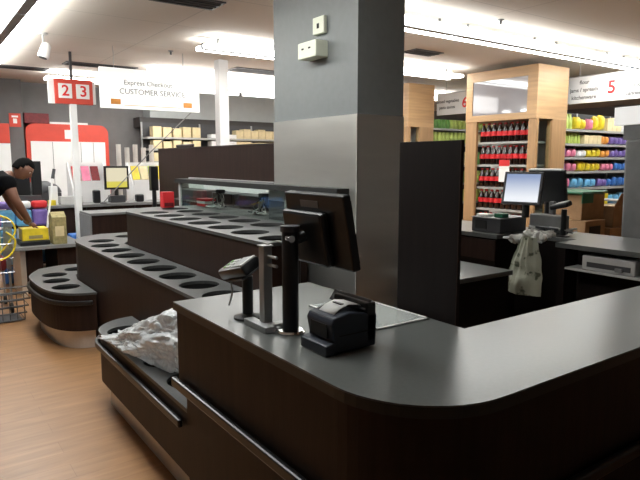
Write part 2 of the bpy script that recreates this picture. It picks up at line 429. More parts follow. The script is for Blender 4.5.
# ------------------------------------------------------------------ flower tiers
def tier(name, label, outline, z, holes, kick_h, kick_in, rail_path=None, topm='tier_top', low_in=0.0, low_z=None):
    cx = sum(p[0] for p in outline) / len(outline); cy = sum(p[1] for p in outline) / len(outline)
    t = thing(name, label, 'display stand', (cx, cy, 0))
    MB().prism(outline, z - .02, z, holes).build('top_board', topm, t)
    b = MB().prism(offset(outline, .006), z - .32 if z > .6 else max(kick_h, z - .16), z - .02, [(x, y, r + .004) for x, y, r in holes])
    b.build('fascia', 'laminate', t)
    zb = z - .32 if z > .6 else max(kick_h, z - .16)
    MB().prism(offset(outline, .006 + low_in), kick_h, zb).build('body', 'laminate', t)
    MB().prism(offset(outline, kick_in), 0, kick_h).build('kick_plate', 'kick', t)
    for x, y, r in holes:
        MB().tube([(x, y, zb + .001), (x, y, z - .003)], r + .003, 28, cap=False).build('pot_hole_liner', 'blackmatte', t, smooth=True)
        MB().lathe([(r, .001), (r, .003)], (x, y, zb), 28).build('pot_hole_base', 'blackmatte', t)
    if rail_path: band(rail_path, .024, .395, .435).build('bumper_rail', 'rail', t, bevel=.008)
    return t
# near low tier (its far end rounded)
near = [(.95, 2.375)] + [(1.252, 2.375), (1.252, 4.1)] + arc(1.25, 3.8, .3, 95, 180, 10)
near = [(.95, 2.375), (1.252, 2.375)] + arc(1.25, 3.8, .3, 90, 180, 12)
tier('low_flower_stand', 'low dark flower stand holding the clear plastic, beside the counter', near, .5,
     [(1.105, y, .118) for y in (3.76, 3.41, 3.06, 2.7)], .165, .055,
     [(.936, 2.42), (.936, 3.0)] + list(reversed(arc(1.25, 3.8, .314, 95, 180, 12))))
pts = bez([(1.05, 6.5, 0), (.92, 6.2, 0), (.885, 5.95, 0), (.9, 5.5, 0), (.96, 5.25, 0), (1.08, 5.1, 0), (1.252, 5.04, 0)], 5)
far_low = [(1.247, 5.7), (1.29, 5.96), (1.41, 6.14), (1.62, 6.26), (1.62, 6.55), (1.3, 6.62)] + [(p.x, p.y) for p in pts]
tier('far_flower_stand', 'small rounded low flower stand with wide steel base at left', far_low, .5,
     [(1.12, 6.07, .115), (1.075, 5.75, .115), (1.085, 5.42, .118), (1.36, 6.28, .11)], .17, .075,
     [(p.x - .012, p.y - .008) for p in pts[2:-1]])
# middle tier
pts = bez([(1.62, 6.24, 0), (1.42, 6.12, 0), (1.3, 5.95, 0), (1.257, 5.7, 0)], 5)
mid = [(1.257, 2.6), (1.595, 2.6), (1.595, 5.36), (1.7, 5.58), (1.95, 5.72), (2.15, 5.72), (2.15, 6.2)] + [(p.x, p.y) for p in pts]
tier('middle_flower_stand', 'middle step of the flower stand, long with a row of pot holes', mid, .85,
     [(1.475, 5.68, .118)] + [(1.42, 5.34 - .342 * i, .122) for i in range(8)] + [(1.78, 5.9, .11)], .07, .05)
# top tier
pe = bez([(1.602, 2.76, 0), (1.74, 2.79, 0), (1.9, 2.92, 0), (2.02, 3.12, 0), (2.1, 3.36, 0), (2.2, 3.42, 0)], 4)
pf = bez([(2.0, 5.66, 0), (1.82, 5.6, 0), (1.68, 5.48, 0), (1.602, 5.3, 0)], 4)
top = [(p.x, p.y) for p in pe] + [(2.9, 3.95), (2.9, 5.66)] + [(p.x, p.y) for p in pf]
top = [(p.x, p.y) for p in pe] + [(2.32, 3.42), (2.32, 3.95), (2.6, 3.95), (2.6, 5.66)] + [(p.x, p.y) for p in pf]
tier('top_flower_stand', 'highest step of the flower stand with two rows of pot holes', top, 1.15,
     [(1.775, 5.04 - .352 * i, .125) for i in range(7)] + [(2.09, 5.35 - .35 * i, .125) for i in range(6)], .07, .05)

# ------------------------------------------------------------------ glass fronted case on the top tier
t = thing('glass_case', 'long low glass fronted case with dark slab top on the highest flower step', 'display case', (2.6, 4.6, 1.15))
slab = [(2.22, 2.95), (2.32, 2.95), (2.32, 3.94), (2.5, 3.94), (2.5, 5.68), (2.22, 5.68)]
MB().prism(slab, 1.386, 1.426).build('slab_top', 'blackmatte', t, bevel=.003)
MB().box(2.245, 2.251, 3.5, 5.6, 1.152, 1.386).build('glass_front', 'glass', t)
for y in (3.47, 5.6): MB().box(2.24, 2.262, y, y + .025, 1.151, 1.386).build('post', 'lightgrey', t)
MB().box(2.255, 2.5, 5.6, 5.606, 1.152, 1.386).build('end_glass', 'glass', t)
MB().box(2.30, 2.315, 3.5, 3.94, 1.3, 1.386).build('side_board', 'white', t)
MB().box(2.30, 2.315, 3.5, 3.94, 1.152, 1.3).build('lower_side_board', 'darkgrey', t)
MB().box(2.295, 2.3, 3.68, 3.7, 1.152, 1.386).build('side_post', 'lightgrey', t)
for i, (x, y0, y1) in enumerate([(2.66, 4.75, 5.15), (2.66, 5.25, 5.75), (2.66, 6.0, 6.7)]):
    d = thing('cash_box', ['dark boxy unit inside the glass case at its right end', 'dark boxy unit in the middle of the glass case', 'dark boxy unit near the left end of the glass case'][i], 'box', (x + .1, (y0 + y1) / 2, 1.152))
    MB().box(x, x + .2, y0, y1, 1.152, 1.275, bev=.006).build('housing', 'darkgrey', d)
    MB().box(x - .004, x, y0 + .03, y1 - .03, 1.17, 1.27).build('front_plate', 'black' if i != 1 else 'laminate', d)
def scanner_bundle(cx, cy, lab, seed):
    rnd = random.Random(seed)
    t = thing('cable_bundle', lab, 'cables', (cx, cy, 1.152))
    for k in range(9):
        p = [(cx + rnd.uniform(-.06, .06), cy + rnd.uniform(-.16, .16), 1.166 + rnd.uniform(0, .01)) for _ in range(3)]
        p += [(cx + rnd.uniform(-.05, .05), cy - .02 + rnd.uniform(-.06, .06), 1.2 + rnd.uniform(0, .08)), (cx + rnd.uniform(-.02, .02), cy - .06 + rnd.uniform(-.02, .02), 1.31)]
        MB().tube(bez(p, 6), .005 if k % 3 else .008, 6).build('cable', 'cable' if k % 3 else 'darkgrey', t, smooth=True)
    MB().box(cx - .03, cx + .03, cy - .12, cy - .03, 1.3, 1.335, bev=.008).build('plug', 'darkgrey', t)
scanner_bundle(2.42, 4.3, 'tangle of pale cables with plug in the right half of the glass case', 1)
scanner_bundle(2.42, 5.12, 'tangle of pale cables with plug in the left half of the glass case', 2)
for i in range(3):
    tag(MB().box(2.4, 2.52, 5.36 , 5.56, 1.153 + i * .026, 1.176 + i * .026, bev=.003).build('magazine', 'redlabel' if i % 2 == 0 else 'paper'),
        'red and white magazine stacked at the left end inside the glass case', 'magazine', 'magazines in the glass case')
t = thing('red_carton', 'small red carton standing left of the glass case', 'box', (2.06, 5.5, 1.15))
MB().box(2.02, 2.13, 5.47, 5.56, 1.152, 1.305, bev=.004).build('box_body', 'redlabel', t)
MB().box(2.03, 2.12, 5.466, 5.47, 1.165, 1.2).build('label_panel', 'darkred', t)

t = thing('rear_cabinet', 'long dark cabinet with pale back board between glass case and partition', 'cabinet', (2.77, 5.6, 0))
MB().box(2.61, 2.92, 4.0, 6.95, 0, 1.15).build('cabinet_body', 'laminate', t)
MB().box(2.9, 2.925, 4.0, 6.95, 1.27, 1.4).build('back_board', 'white', t)
MB().box(2.9, 2.925, 4.0, 6.95, 1.15, 1.27).build('lower_back_board', 'darkgrey', t)
t = thing('partition_board', 'long dark brown partition behind the glass case', 'partition', (2.96, 6, 0))
MB().box(2.94, 2.98, 4.0, 8.1, 0, 1.765, bev=.003).build('board', 'laminate', t)
MB().box(2.935, 2.985, 4.0, 8.1, 1.765, 1.775).build('capping', 'black', t)

# ------------------------------------------------------------------ column
cx0, cy0, cw, cd, cj = 2.35, 2.913, .39, 1.01, 1.895
t = thing('structural_column', 'big square column, grey paint above and brushed steel below', 'column', (cx0 + cw / 2, cy0 + cd / 2, 0))
MB().box(cx0, cx0 + cw, cy0, cy0 + cd, 0, H).build('shaft', 'colgrey', t)
MB().box(cx0 - .008, cx0, cy0 - .008, cy0 + cd, 0, cj).build('steel_cladding', 'steel', t)
MB().box(cx0 - .008, cx0 + cw + .002, cy0 - .008, cy0, 0, cj).build('steel_cladding', 'steel', t)
MB().box(cx0 - .010, cx0 - .0078, cy0 - .010, cy0 - .002, 0, cj).build('corner_trim', 'kick', t)
def plate(y0, y1, z0, z1, dep, nm, lab, holes):
    t = thing(nm, lab, 'switch', (cx0 - dep / 2, (y0 + y1) / 2, z0))
    MB().box(cx0 - dep, cx0 - .001, y0, y1, z0, z1, bev=.006).build('cover', 'switch', t)
    for y, z, w, h in holes: MB().box(cx0 - dep - .003, cx0 - dep, y - w, y + w, z - h, z + h).build('button', 'blackmatte', t)
plate(3.235, 3.365, 2.44, 2.552, .03, 'wall_sensor', 'small cream square plate high on the grey column, upper of two', [(3.3, 2.492, .012, .016)])
plate(3.225, 3.44, 2.282, 2.39, .1, 'socket_box', 'cream box under the small square plate on the grey column', [(3.3, 2.345, .012, .005), (3.38, 2.345, .012, .005)])

# ------------------------------------------------------------------ things on the service counter
# till monitor on a pole, seen from behind
t = thing('till_monitor', 'black touch screen till monitor on a tall pole, seen from behind', 'monitor', (1.07, 1.69, CZ))
MB().tube([(1.07, 1.69, CZ + .002), (1.07, 1.69, 1.375)], .029, 24).build('pole', 'black', t, smooth=True)
MB().lathe([(.05, .001), (.05, .006), (.044, .012), (.03, .012)], (1.07, 1.69, CZ), 28).build('base_ring', 'chrome', t, smooth=True)
MB().lathe([(.034, 0), (.034, .02)], (1.07, 1.69, 1.36), 24).build('pole_cap', 'darkgrey', t)
R = Matrix.Translation((1.155, 1.632, 1.367)) @ Matrix.Rotation(math.radians(-11), 4, 'Y')
MB().box(-.012, .02, -.175, .175, -.128, .128, bev=.006).xf(R).build('screen_housing', 'black', t)
MB().box(.02, .022, -.17, .17, -.105, .105).xf(R).build('screen', 'blackmatte', t)
MB().box(-.045, -.012, -.08, .165, -.12, .07, bev=.012).xf(R).build('rear_housing', 'black', t)
MB().box(-.014, -.0125, -.03, .075, .08, .104).xf(R).build('rating_label', 'grey', t)
MB().tube([(1.07, 1.69, 1.33), (1.1, 1.68, 1.335), (1.15, 1.66, 1.36)], .02, 12).build('tilt_arm', 'black', t, smooth=True)
MB().tube([(1.05, 1.67, 1.34), (1.045, 1.64, 1.34)], .012, 12).build('tilt_knob', 'chrome', t)

# card terminal on a stalk
t = thing('card_terminal', 'black card payment terminal tilted on a short black stalk on the service counter', 'card terminal', (1.04, 1.95, CZ))
MB().lathe([(.055, 0), (.055, .008), (.03, .016), (.022, .02)], (1.04, 1.95, CZ), 28).build('stand_base', 'black', t, smooth=True)
MB().tube([(1.04, 1.95, 1.015), (1.04, 1.95, 1.165)], .021, 20).build('stalk', 'black', t, smooth=True)
ax = Vector((.0, -.17, .04)).normalized()     # long axis, rising towards the pole
cx = Vector((.97, 0, .0)); side = Vector((1, 0, 0)); nrm = side.cross(ax); nrm = nrm if nrm.z > 0 else -nrm
side = ax.cross(nrm)
Rm = Matrix((( side.x, ax.x, nrm.x, 1.035), (side.y, ax.y, nrm.y, 2.0), (side.z, ax.z, nrm.z, 1.19), (0, 0, 0, 1))) @ Matrix.Rotation(math.radians(28), 4, 'Y')
MB().box(-.045, .045, -.115, .1, -.024, .022, bev=.013).xf(Rm).build('terminal_body', 'black', t, smooth=True)
MB().box(-.034, .034, .005, .075, .022, .025, bev=.001).xf(Rm).build('display', 'grey', t)
MB().box(-.036, .036, .078, .094, .0, .026, bev=.003).xf(Rm).build('paper_lid', 'lightgrey', t)
for r_ in range(4):
    for c_ in range(3):
        MB().box(-.028 + c_ * .021, -.014 + c_ * .021, -.075 + r_ * .019, -.063 + r_ * .019, .021, .026, bev=.002).xf(Rm).build('key', 'lightgrey' if r_ else 'green', t)
MB().box(-.05, .05, -.07, .07, -.034, -.022, bev=.006).xf(Rm).build('cradle', 'darkgrey', t)
MB().tube(bez([(1.02, 2.06, 1.15), (1.0, 2.0, 1.1), (1.02, 2.07, 1.03)]), .004, 6).build('coiled_cable', 'greymetal', t, smooth=True)

# grey metal post with bracket
t = thing('bracket_post', 'grey square metal post with side brackets between card terminal and monitor pole', 'post', (1.03, 1.79, CZ))
MB().box(1.012, 1.048, 1.775, 1.811, CZ + .002, 1.3, bev=.003).build('upright', 'greymetal', t)
MB().box(.985, 1.025, 1.72, 1.88, CZ + .001, CZ + .024, bev=.003).build('foot', 'greymetal', t)
MB().box(1.02, 1.1, 1.74, 1.775, CZ + .001, CZ + .024, bev=.003).build('foot', 'greymetal', t)
for z in (1.265, 1.235): MB().tube([(1.03, 1.775, z), (1.035, 1.722, z)], .006, 8).build('side_rod', 'greymetal', t)
MB().box(1.008, 1.052, 1.772, 1.814, 1.3, 1.304).build('post_cap', 'lightgrey', t)
MB().tube(bez([(1.03, 1.8, 1.3), (1.06, 1.76, 1.318), (1.08, 1.72, 1.31)]), .004, 6).build('lead', 'cable', t, smooth=True)

# receipt printer
before_ = set(bpy.data.objects)
t = thing('receipt_printer', 'blue-black receipt printer with paper sticking out on the service counter', 'printer', (1.1, 1.46, CZ))
def yz_prism(pts, x0, x1):   # profile in x-z extruded along y
    b = MB(); a = [b.bm.verts.new((p[0], x0, p[1])) for p in pts]; c = [b.bm.verts.new((p[0], x1, p[1])) for p in pts]
    n = len(pts); b.bm.faces.new(a); b.bm.faces.new(list(reversed(c)))
    for i in range(n): b.bm.faces.new((a[i], a[(i + 1) % n], c[(i + 1) % n], c[i]))
    return b
body = [(1.03, 1.004), (1.2, 1.004), (1.205, 1.11), (1.09, 1.128), (1.03, 1.118), (1.02, 1.1), (1.03, 1.05)]
yz_prism(body, 1.4, 1.54).build('case', 'blue_black', t, bevel=.006)
yz_prism([(.998, 1.002), (1.035, 1.002), (1.035, 1.042), (.998, 1.036)], 1.398, 1.542).build('base_lip', 'blue_black', t, bevel=.004)
MB().box(1.02, 1.026, 1.425, 1.515, 1.05, 1.095, bev=.002).build('cable_cover', 'blackmatte', t)
MB().box(1.05, 1.2, 1.3975, 1.4, 1.058, 1.061).build('seam', 'blackmatte', t)
pp = MB(); path = [(1.05, 1.123), (1.075, 1.138), (1.11, 1.148), (1.15, 1.142), (1.18, 1.125)]
a = [pp.bm.verts.new((x, 1.43, z)) for x, z in path]; c = [pp.bm.verts.new((x, 1.51, z)) for x, z in path]
for i in range(4): pp.bm.faces.new((a[i], a[i + 1], c[i + 1], c[i]))
po = pp.build('paper_strip', 'paper', t, smooth=True); md = po.modifiers.new('s', 'SOLIDIFY'); md.thickness = .002
MB().box(1.09, 1.102, 1.445, 1.49, 1.1445, 1.1475).build('print_mark', 'textgrey', t)
yz_prism([(1.155, 1.125), (1.165, 1.125), (1.19, 1.155), (1.18, 1.158)], 1.405, 1.6).build('open_lid', 'darkgrey', t, bevel=.003)
MB().box(1.16, 1.2, 1.4, 1.58, 1.02, 1.15, bev=.006).build('rear_guard', 'black', t)

for o_ in set(bpy.data.objects) - before_:
    if o_.parent == t:
        for v in o_.data.vertices: v.co.x += .015

# flat sheet at the edge of the counter
t = thing('acrylic_sheet', 'clear acrylic sheet with pale border lying on the counter behind the printer', 'sheet', (1.46, 1.75, CZ))
MB().box(1.33, 1.595, 1.53, 1.96, CZ + .001, CZ + .005).build('sheet', 'sheet', t)
for b in ((1.33, 1.595, 1.53, 1.542), (1.33, 1.342, 1.53, 1.96), (1.583, 1.595, 1.53, 1.96)): MB().box(*b, CZ + .005, CZ + .007).build('border', 'lightgrey', t)

# crumpled clear film on the low stand
b = MB(); g = bmesh.ops.create_icosphere(b.bm, subdivisions=6, radius=1)['verts']
from mathutils import noise
for v in g:
    p = v.co.copy(); d = 0
    q = p * 1.6
    d = .30 * noise.noise(q * 1.3 + Vector((3, 1, 7))) + .16 * abs(noise.noise(q * 3 + Vector((9, 2, 1)))) + .13 * abs(noise.noise(q * 5)) + .03 * abs(noise.noise(q * 11))
    p = p * (1 + d)
    x, y, z = p
    u = max(0, min(1, (y + 1) / 2))     # tall near the counter, flat at the far end
    hh = .35 * (1 - u) ** 1.1 + .06
    v.co = Vector((1.145 - .09 * u + x * (.12 + .05 * u), 3.13 + y * .48, .505 + max(0, z + .75) / 1.75 * hh))
    if v.co.z < .52: v.co.x = max(.955, v.co.x)
    v.co.x = min(1.248, max(.87, v.co.x)); v.co.y = max(2.385, v.co.y)
o = b.build('plastic_film', 'film', None, smooth=True)
tag(o, 'crumpled clear plastic film heaped on the low flower stand', 'plastic wrap')

# ------------------------------------------------------------------ second checkout on the right
t = thing('checkout_counter', 'second dark checkout counter with grey top on the right', 'counter', (4.25, 2.6, 0))
o2 = [(3.92, 1.0), (4.65, 1.0), (4.65, 4.3), (3.92, 4.3), (3.92, 3.03), (4.2, 3.03), (4.2, 2.5), (3.92, 2.5)]
MB().prism(o2, .965, 1.0).build('worktop', 'top', t, bevel=.003)
MB().prism([(4.1, 1.0), (4.63, 1.0), (4.63, 4.28), (3.94, 4.28), (3.94, 3.05), (4.22, 3.05), (4.22, 2.4), (4.1, 2.4)], .0, .965).build('cabinet_body', 'laminate_black', t)
MB().box(3.93, 4.1, 2.42, 2.48, 0, .965).build('side_panel', 'laminate_black', t)
MB().box(3.925, 3.938, 3.05, 4.28, .78, .95).build('drawer_front', 'laminate', t)
MB().box(3.93, 4.1, 1.0, 2.42, .81, .825).build('shelf_board', 'lightgrey', t)
t = thing('document_printer', 'pale grey document printer on the shelf under the right checkout top', 'printer', (4.0, 2.1, .83))
MB().box(3.95, 4.08, 1.92, 2.3, .827, .93, bev=.008).build('housing', 'lightgrey', t)
MB().box(3.945, 3.95, 1.95, 2.26, .85, .885).build('paper_slot', 'darkgrey', t)
MB().box(3.93, 3.95, 2.0, 2.05, .842, .87, bev=.003).build('paper_guide', 'grey', t)

# its monitor
t = thing('checkout_monitor', 'till monitor with pale lit screen on the right checkout', 'monitor', (4.2, 3.0, 1.0))
R = Matrix.Translation((4.22, 3.02, 1.375)) @ Matrix.Rotation(math.radians(15), 4, 'Z') @ Matrix.Rotation(math.radians(14), 4, 'Y')
MB().box(-.012, .02, -.165, .165, -.14, .14, bev=.006).xf(R).build('bezel', 'darkgrey', t)
sm, rp = screen_mat('till screen glow', srgb(240, 244, 250), srgb(140, 158, 195), .55, 1.3, 1.47)
MB().box(-.0135, -.012, -.142, .142, -.118, .118).xf(R).build('screen', sm, t)
MB().tube([(4.25, 3.0, 1.13), (4.25, 3.0, 1.36)], .03, 14).build('stand_neck', 'blackmatte', t)
t = thing('cash_printer', 'grey metal till box under the right checkout monitor', 'till', (4.2, 3.15, 1.0))
MB().box(4.0, 4.35, 3.06, 3.36, 1.002, 1.12, bev=.005).build('case', 'darkgrey', t)
MB().box(3.996, 4.0, 3.2, 3.32, 1.03, 1.1).build('front_panel', 'blackmatte', t)
MB().box(3.99, 4.36, 3.055, 3.365, 1.12, 1.128).build('lid', 'grey', t)
tag(MB().box(4.03, 4.12, 3.22, 3.34, 1.13, 1.15, bev=.004).build('notepad', 'paper'), 'white note pad on the grey till box', 'notepad')
tag(MB().box(4.04, 4.12, 3.07, 3.16, 1.13, 1.165, bev=.006).build('tape_roll', 'darkgreen'), 'green object on the grey till box', 'tape')
t = thing('customer_display', 'black rear facing customer screen behind the lit till monitor', 'monitor', (4.5, 2.9, 1.0))
R = Matrix.Translation((4.52, 2.98, 1.38)) @ Matrix.Rotation(math.radians(-10), 4, 'Y')
MB().box(-.02, .02, -.17, .17, -.15, .15, bev=.006).xf(R).build('housing', 'black', t)
MB().box(-.021, .022, -.14, .17, .145, .156).xf(R).build('top_edge', 'lightgrey', t)
MB().tube([(4.53, 2.98, 1.001), (4.53, 2.98, 1.25)], .028, 14).build('stand_neck', 'black', t)
t = thing('card_terminal', 'card payment terminal on a black stalk on the right checkout', 'card terminal', (4.15, 2.62, 1.0))
MB().lathe([(.05, 0), (.05, .008), (.02, .016)], (4.27, 2.66, 1.0)).build('stand_base', 'black', t)
MB().tube([(4.27, 2.66, 1.012), (4.27, 2.66, 1.22)], .022, 14).build('stalk', 'black', t)
R = Matrix.Translation((4.25, 2.68, 1.25)) @ Matrix.Rotation(math.radians(-14), 4, 'X') @ Matrix.Rotation(math.radians(-12), 4, 'Y')
MB().box(-.04, .04, -.08, .08, -.02, .02, bev=.012).xf(R).build('terminal_body', 'black', t)
MB().box(-.03, .03, -.07, .03, .02, .024).xf(R).build('display', 'lightgrey', t)
t = thing('phone_handset', 'pale handset standing between the two screens of the right checkout', 'handset', (4.38, 2.83, 1.0))
MB().box(4.36, 4.4, 2.81, 2.86, 1.0, 1.27, bev=.01).build('handset', 'grey', t)
MB().box(4.33, 4.43, 2.79, 2.88, 1.001, 1.03, bev=.006).build('cradle', 'darkgrey', t)
# clutter behind the screens
t = thing('cable_clutter', 'tangle of pale cables and plastic on the right checkout top', 'cables', (4.3, 2.85, 1.0))
rnd = random.Random(5)
for k in range(9):
    p = [(4.3 + rnd.uniform(-.06, .15), 2.62 + rnd.uniform(0, .4), 1.008 + rnd.uniform(0, .05)) for _ in range(5)]
    MB().tube(bez(p, 5), rnd.choice((.005, .009)), 6).build('cable', 'cable' if k % 2 else 'darkgrey', t, smooth=True)
MB().box(4.3, 4.42, 2.7, 3.0, 1.002, 1.16, bev=.01).build('grey_box', 'grey', t)

# plastic carrier bag hanging
b = MB(); nx, nz = 16, 22; G = []
for s_ in (0, 1):
    rows = []
    for j in range(nz + 1):
        v_ = j / nz; z = 1.03 - .44 * v_; row = []
        for i in range(nx + 1):
            u = i / nx; w = .07 + .06 * min(1, v_ * 1.5) + .03 * v_; y = 2.66 + .04 * v_ + (u - .5) * 2 * w
            bulge = math.sin(PI * u) * (.02 + .05 * v_) * (1 if s_ == 0 else -1)
            x = 3.83 - bulge + .02 * noise.noise(Vector((u * 3, v_ * 4, s_ * 5))) + .008 * math.sin(u * 28 + 3 * v_)* (1 - v_ * .5)
            row.append(b.bm.verts.new((x, y, z)))
        rows.append(row)
    for j in range(nz):
        for i in range(nx): b.bm.faces.new((rows[j][i], rows[j][i + 1], rows[j + 1][i + 1], rows[j + 1][i]))
    G.append(rows)
bmesh.ops.remove_doubles(b.bm, verts=b.bm.verts, dist=.004)
t = thing('carrier_bag', 'printed pale green plastic carrier bag hanging from the right checkout', 'bag', (3.86, 2.72, .59))
b.build('bag_body', 'bag', t, smooth=True)
b = MB()
for k, (x, y, z, r) in enumerate([(3.87, 2.6, 1.03, .045), (3.9, 2.69, 1.05, .05), (3.87, 2.8, 1.0, .045), (3.96, 2.58, 1.05, .04), (3.93, 2.85, .98, .04)]):
    b.sphere((x, y, z), r, 1, 1.3, .7)
for v in b.bm.verts: v.co += Vector((noise.noise(v.co * 25), noise.noise(v.co * 25 + Vector((5, 0, 0))), noise.noise(v.co * 25 + Vector((0, 5, 0))))) * .03
b.build('crumpled_top', 'bagclear', t)
MB().tube([(3.84, 2.56, 1.0), (3.84, 2.9, 1.0), (4.22, 2.9, 1.0)], .008, 8).build('hanger_wire', 'greymetal', t)
# white lane light on a grey column at the right edge
t = thing('lane_light', 'grey slanting lane post with white light box at the right edge', 'lane light', (5.0, 2.45, 0))
R = Matrix.Translation((5.0, 2.425, 0)) @ Matrix.Rotation(math.radians(-1.2), 4, 'X')
MB().box(-.06, .06, -.11, .1, 0, 1.78, bev=.02).xf(R).build('post', 'grey', t)
MB().box(-.08, .08, -.16, .19, 1.9, 2.05, bev=.006).xf(R).build('light_box', 'glow_white', t)
MB().box(-.05, .05, -.08, .12, 1.78, 1.9).xf(R).build('collar', 'grey', t)

# stack of brown cartons on a trolley behind the right checkout
t = thing('stock_trolley', 'low dark stock trolley loaded with brown cartons behind the right checkout', 'trolley', (6.3, 3.5, 0))
MB().box(5.75, 6.75, 3.3, 4.1, .18, .24, bev=.01).build('deck', 'greymetal', t)
for x, y in ((5.85, 3.4), (6.65, 3.4), (5.85, 4.0), (6.65, 4.0)):
    MB().tube([(x - .02, y, .09), (x + .02, y, .09)], .085, 16).build('wheel', 'blackmatte', t)
for y in (3.32, 4.05): MB().tube([(6.74, y, .24), (6.74, y, 1.15)], .015).build('upright', 'greymetal', t)
MB().tube([(6.74, 3.32, 1.15), (6.74, 4.05, 1.15)], .015).build('push_bar', 'greymetal', t)
cart = [(5.95, 6.35, 3.4, 3.85, .241, .62, 'closed brown carton at the bottom left of the trolley load'),
        (6.4, 6.72, 3.4, 3.85, .241, .62, 'closed brown carton at the bottom right of the trolley load'),
        (5.9, 6.3, 3.42, 3.85, .622, .96, 'brown carton with dark cut out in the middle of the trolley load'),
        (6.33, 6.7, 3.38, 3.78, .622, .86, 'brown carton under the open flapped carton at the right of the trolley load'),
        (6.42, 6.7, 3.4, 3.62, .862, 1.1, 'open flapped brown carton leaning at the front right of the trolley load'),
        (5.95, 6.4, 3.5, 3.9, .962, 1.24, 'brown carton on top of the trolley load')]
for x0, x1, y0, y1, z0, z1, lab in cart:
    c = thing('cardboard_carton', lab, 'carton', ((x0 + x1) / 2, (y0 + y1) / 2, z0), 0, None)
    MB().box(x0, x1, y0, y1, z0, z1, bev=.006).build('box_body', 'carton', c)
    MB().box(x0 + .005, x1 - .005, (y0 + y1) / 2 - .025, (y0 + y1) / 2 + .025, z1, z1 + .002).build('tape_strip', 'cream', c)
    if 'cut out' in lab: MB().box(x0 + .08, x1 - .1, y0 - .003, y0, z0 + .1, z1 - .06).build('cut_out', 'blackmatte', c)
    if 'leaning' in lab: MB().box(x0 + .01, x1 - .01, -.003, .003, 0, .16).xf(Matrix.Translation((0, y0, z1)) @ Matrix.Rotation(math.radians(25), 4, 'X')).build('open_flap', 'carton', c)
for k in range(3):
    b = MB().lathe([(.035, 0), (.037, .12), (.03, .16), (.014, .2), (.014, .24), (.016, .25)], (6.46 + .09 * k, 3.72, .862), 12)
    o = b.build('green_bottle', 'darkgreen', None, smooth=True)
    tag(o, 'dark green bottle standing on the cartons of the trolley', 'bottle', 'green bottles on the trolley cartons')

t = thing('green_cloth', 'dark green folded cloth draped on the topmost trolley carton', 'cloth', (6.15, 3.7, 1.24))
MB().box(5.9, 6.42, 3.47, 3.9, 1.243, 1.275, bev=.014).build('cloth_fold', 'darkgreen', t)
MB().box(5.88, 6.1, 3.46, 3.47, 1.15, 1.26, bev=.004).build('cloth_drop', 'darkgreen', t)
# ------------------------------------------------------------------ wooden aisle ends
def bottle_proto(r, h, lab, grp, cap='redcap', body='cola', label='redlabel', loc=(0, 0, 0)):
    t = thing('drink_bottle', lab, 'bottle', loc, 0, grp, local=True)
    MB().lathe([(r * .9, 0), (r, .01), (r, h * .55), (r * .9, h * .68), (r * .38, h * .87), (r * .36, h * .93)], (0, 0, 0), 12).build('bottle_body', body, t, smooth=True)
    MB().lathe([(r * 1.03, h * .32), (r * 1.03, h * .56)], (0, 0, 0), 12).build('label_band', label, t, smooth=True)
    MB().lathe([(r * .42, h * .92), (r * .42, h)], (0, 0, 0), 10).build('cap', cap, t)
    return t
def end_cap(y0, y1, lab, rows, x0=7.05, x1=7.75, stock=True):
    t = thing('aisle_end_cabinet', lab, 'cabinet', ((x0 + x1) / 2, (y0 + y1) / 2, 0))
    zb, zt = 2.18, 2.9
    MB().box(x0 + .02, x1, y0, y0 + .03, zb, zt).build('side_board', 'wood', t)
    MB().box(x0 + .02, x1, y1 - .03, y1, zb, zt).build('side_board', 'wood', t)
    MB().box(x0 + .02, x1, y0 + .03, y1 - .03, zb, zb + .03).build('bottom_board', 'wood', t)
    MB().box(x0 + .02, x1, y0 + .03, y1 - .03, zt - .03, zt).build('top_board', 'wood', t)
    MB().box(x0 - .012, x0 + .02, y0, y0 + .16, zb, zt, bev=.002).build('frame_stile', 'wood', t)
    MB().box(x0 - .012, x0 + .02, y1 - .12, y1, zb, zt, bev=.002).build('frame_stile', 'wood', t)
    MB().box(x0 - .012, x0 + .02, y0 + .16, y1 - .12, zt - .14, zt, bev=.002).build('frame_rail', 'wood', t)
    MB().box(x0 - .012, x0 + .02, y0 + .16, y1 - .12, zb, zb + .09, bev=.002).build('frame_rail', 'wood', t)
    MB().box(x0 - .002, x0 + .01, y0 + .16, y1 - .12, zb + .09, zt - .14).build('display_panel', 'poster', t)
    for (a, b_, c, d) in ((x0, x0 + .12, y0, y0 + .13), (x0, x0 + .12, y1 - .2, y1), (x1 - .34, x1, y0, y0 + .09)):
        MB().box(a, b_ if a > x0 else x0 + .05, c, d, 0, zb, bev=.002).build('post', 'wooddark', t)
    MB().box(x1 - .08, x1, y0 + .09, y1, 0, zb).build('back_panel', 'lightgrey', t)
    MB().box(x0 + .12, x1 - .34, y0 + .03, y0 + .036, 0.1, zb).build('side_glass', 'glass', t)
    for z in rows: 
        MB().box(x0 + .06, x1 - .08, y0 + .13, y1 - .2, z - .03, z).build('shelf', 'shelf', t)
    return t
rows = [.55, .9, 1.22, 1.55, 1.88]
end_cap(4.87, 6.1, 'beech aisle end cabinet with glossy panel over shelves of cola, nearer one', rows)
proto = bottle_proto(.048, .275, 'dark cola bottle with red label on the aisle end shelves', 'cola bottles in the nearer aisle end cabinet', loc=(7.16, 5.06, rows[0]))
first = True
for z in rows:
    for i in range(9):
        for j in range(2):
            loc = (7.17 + j * .11, 5.055 + i * .1, z + .001)
            if first: proto.location = loc; first = False
            else: dup(proto, loc)
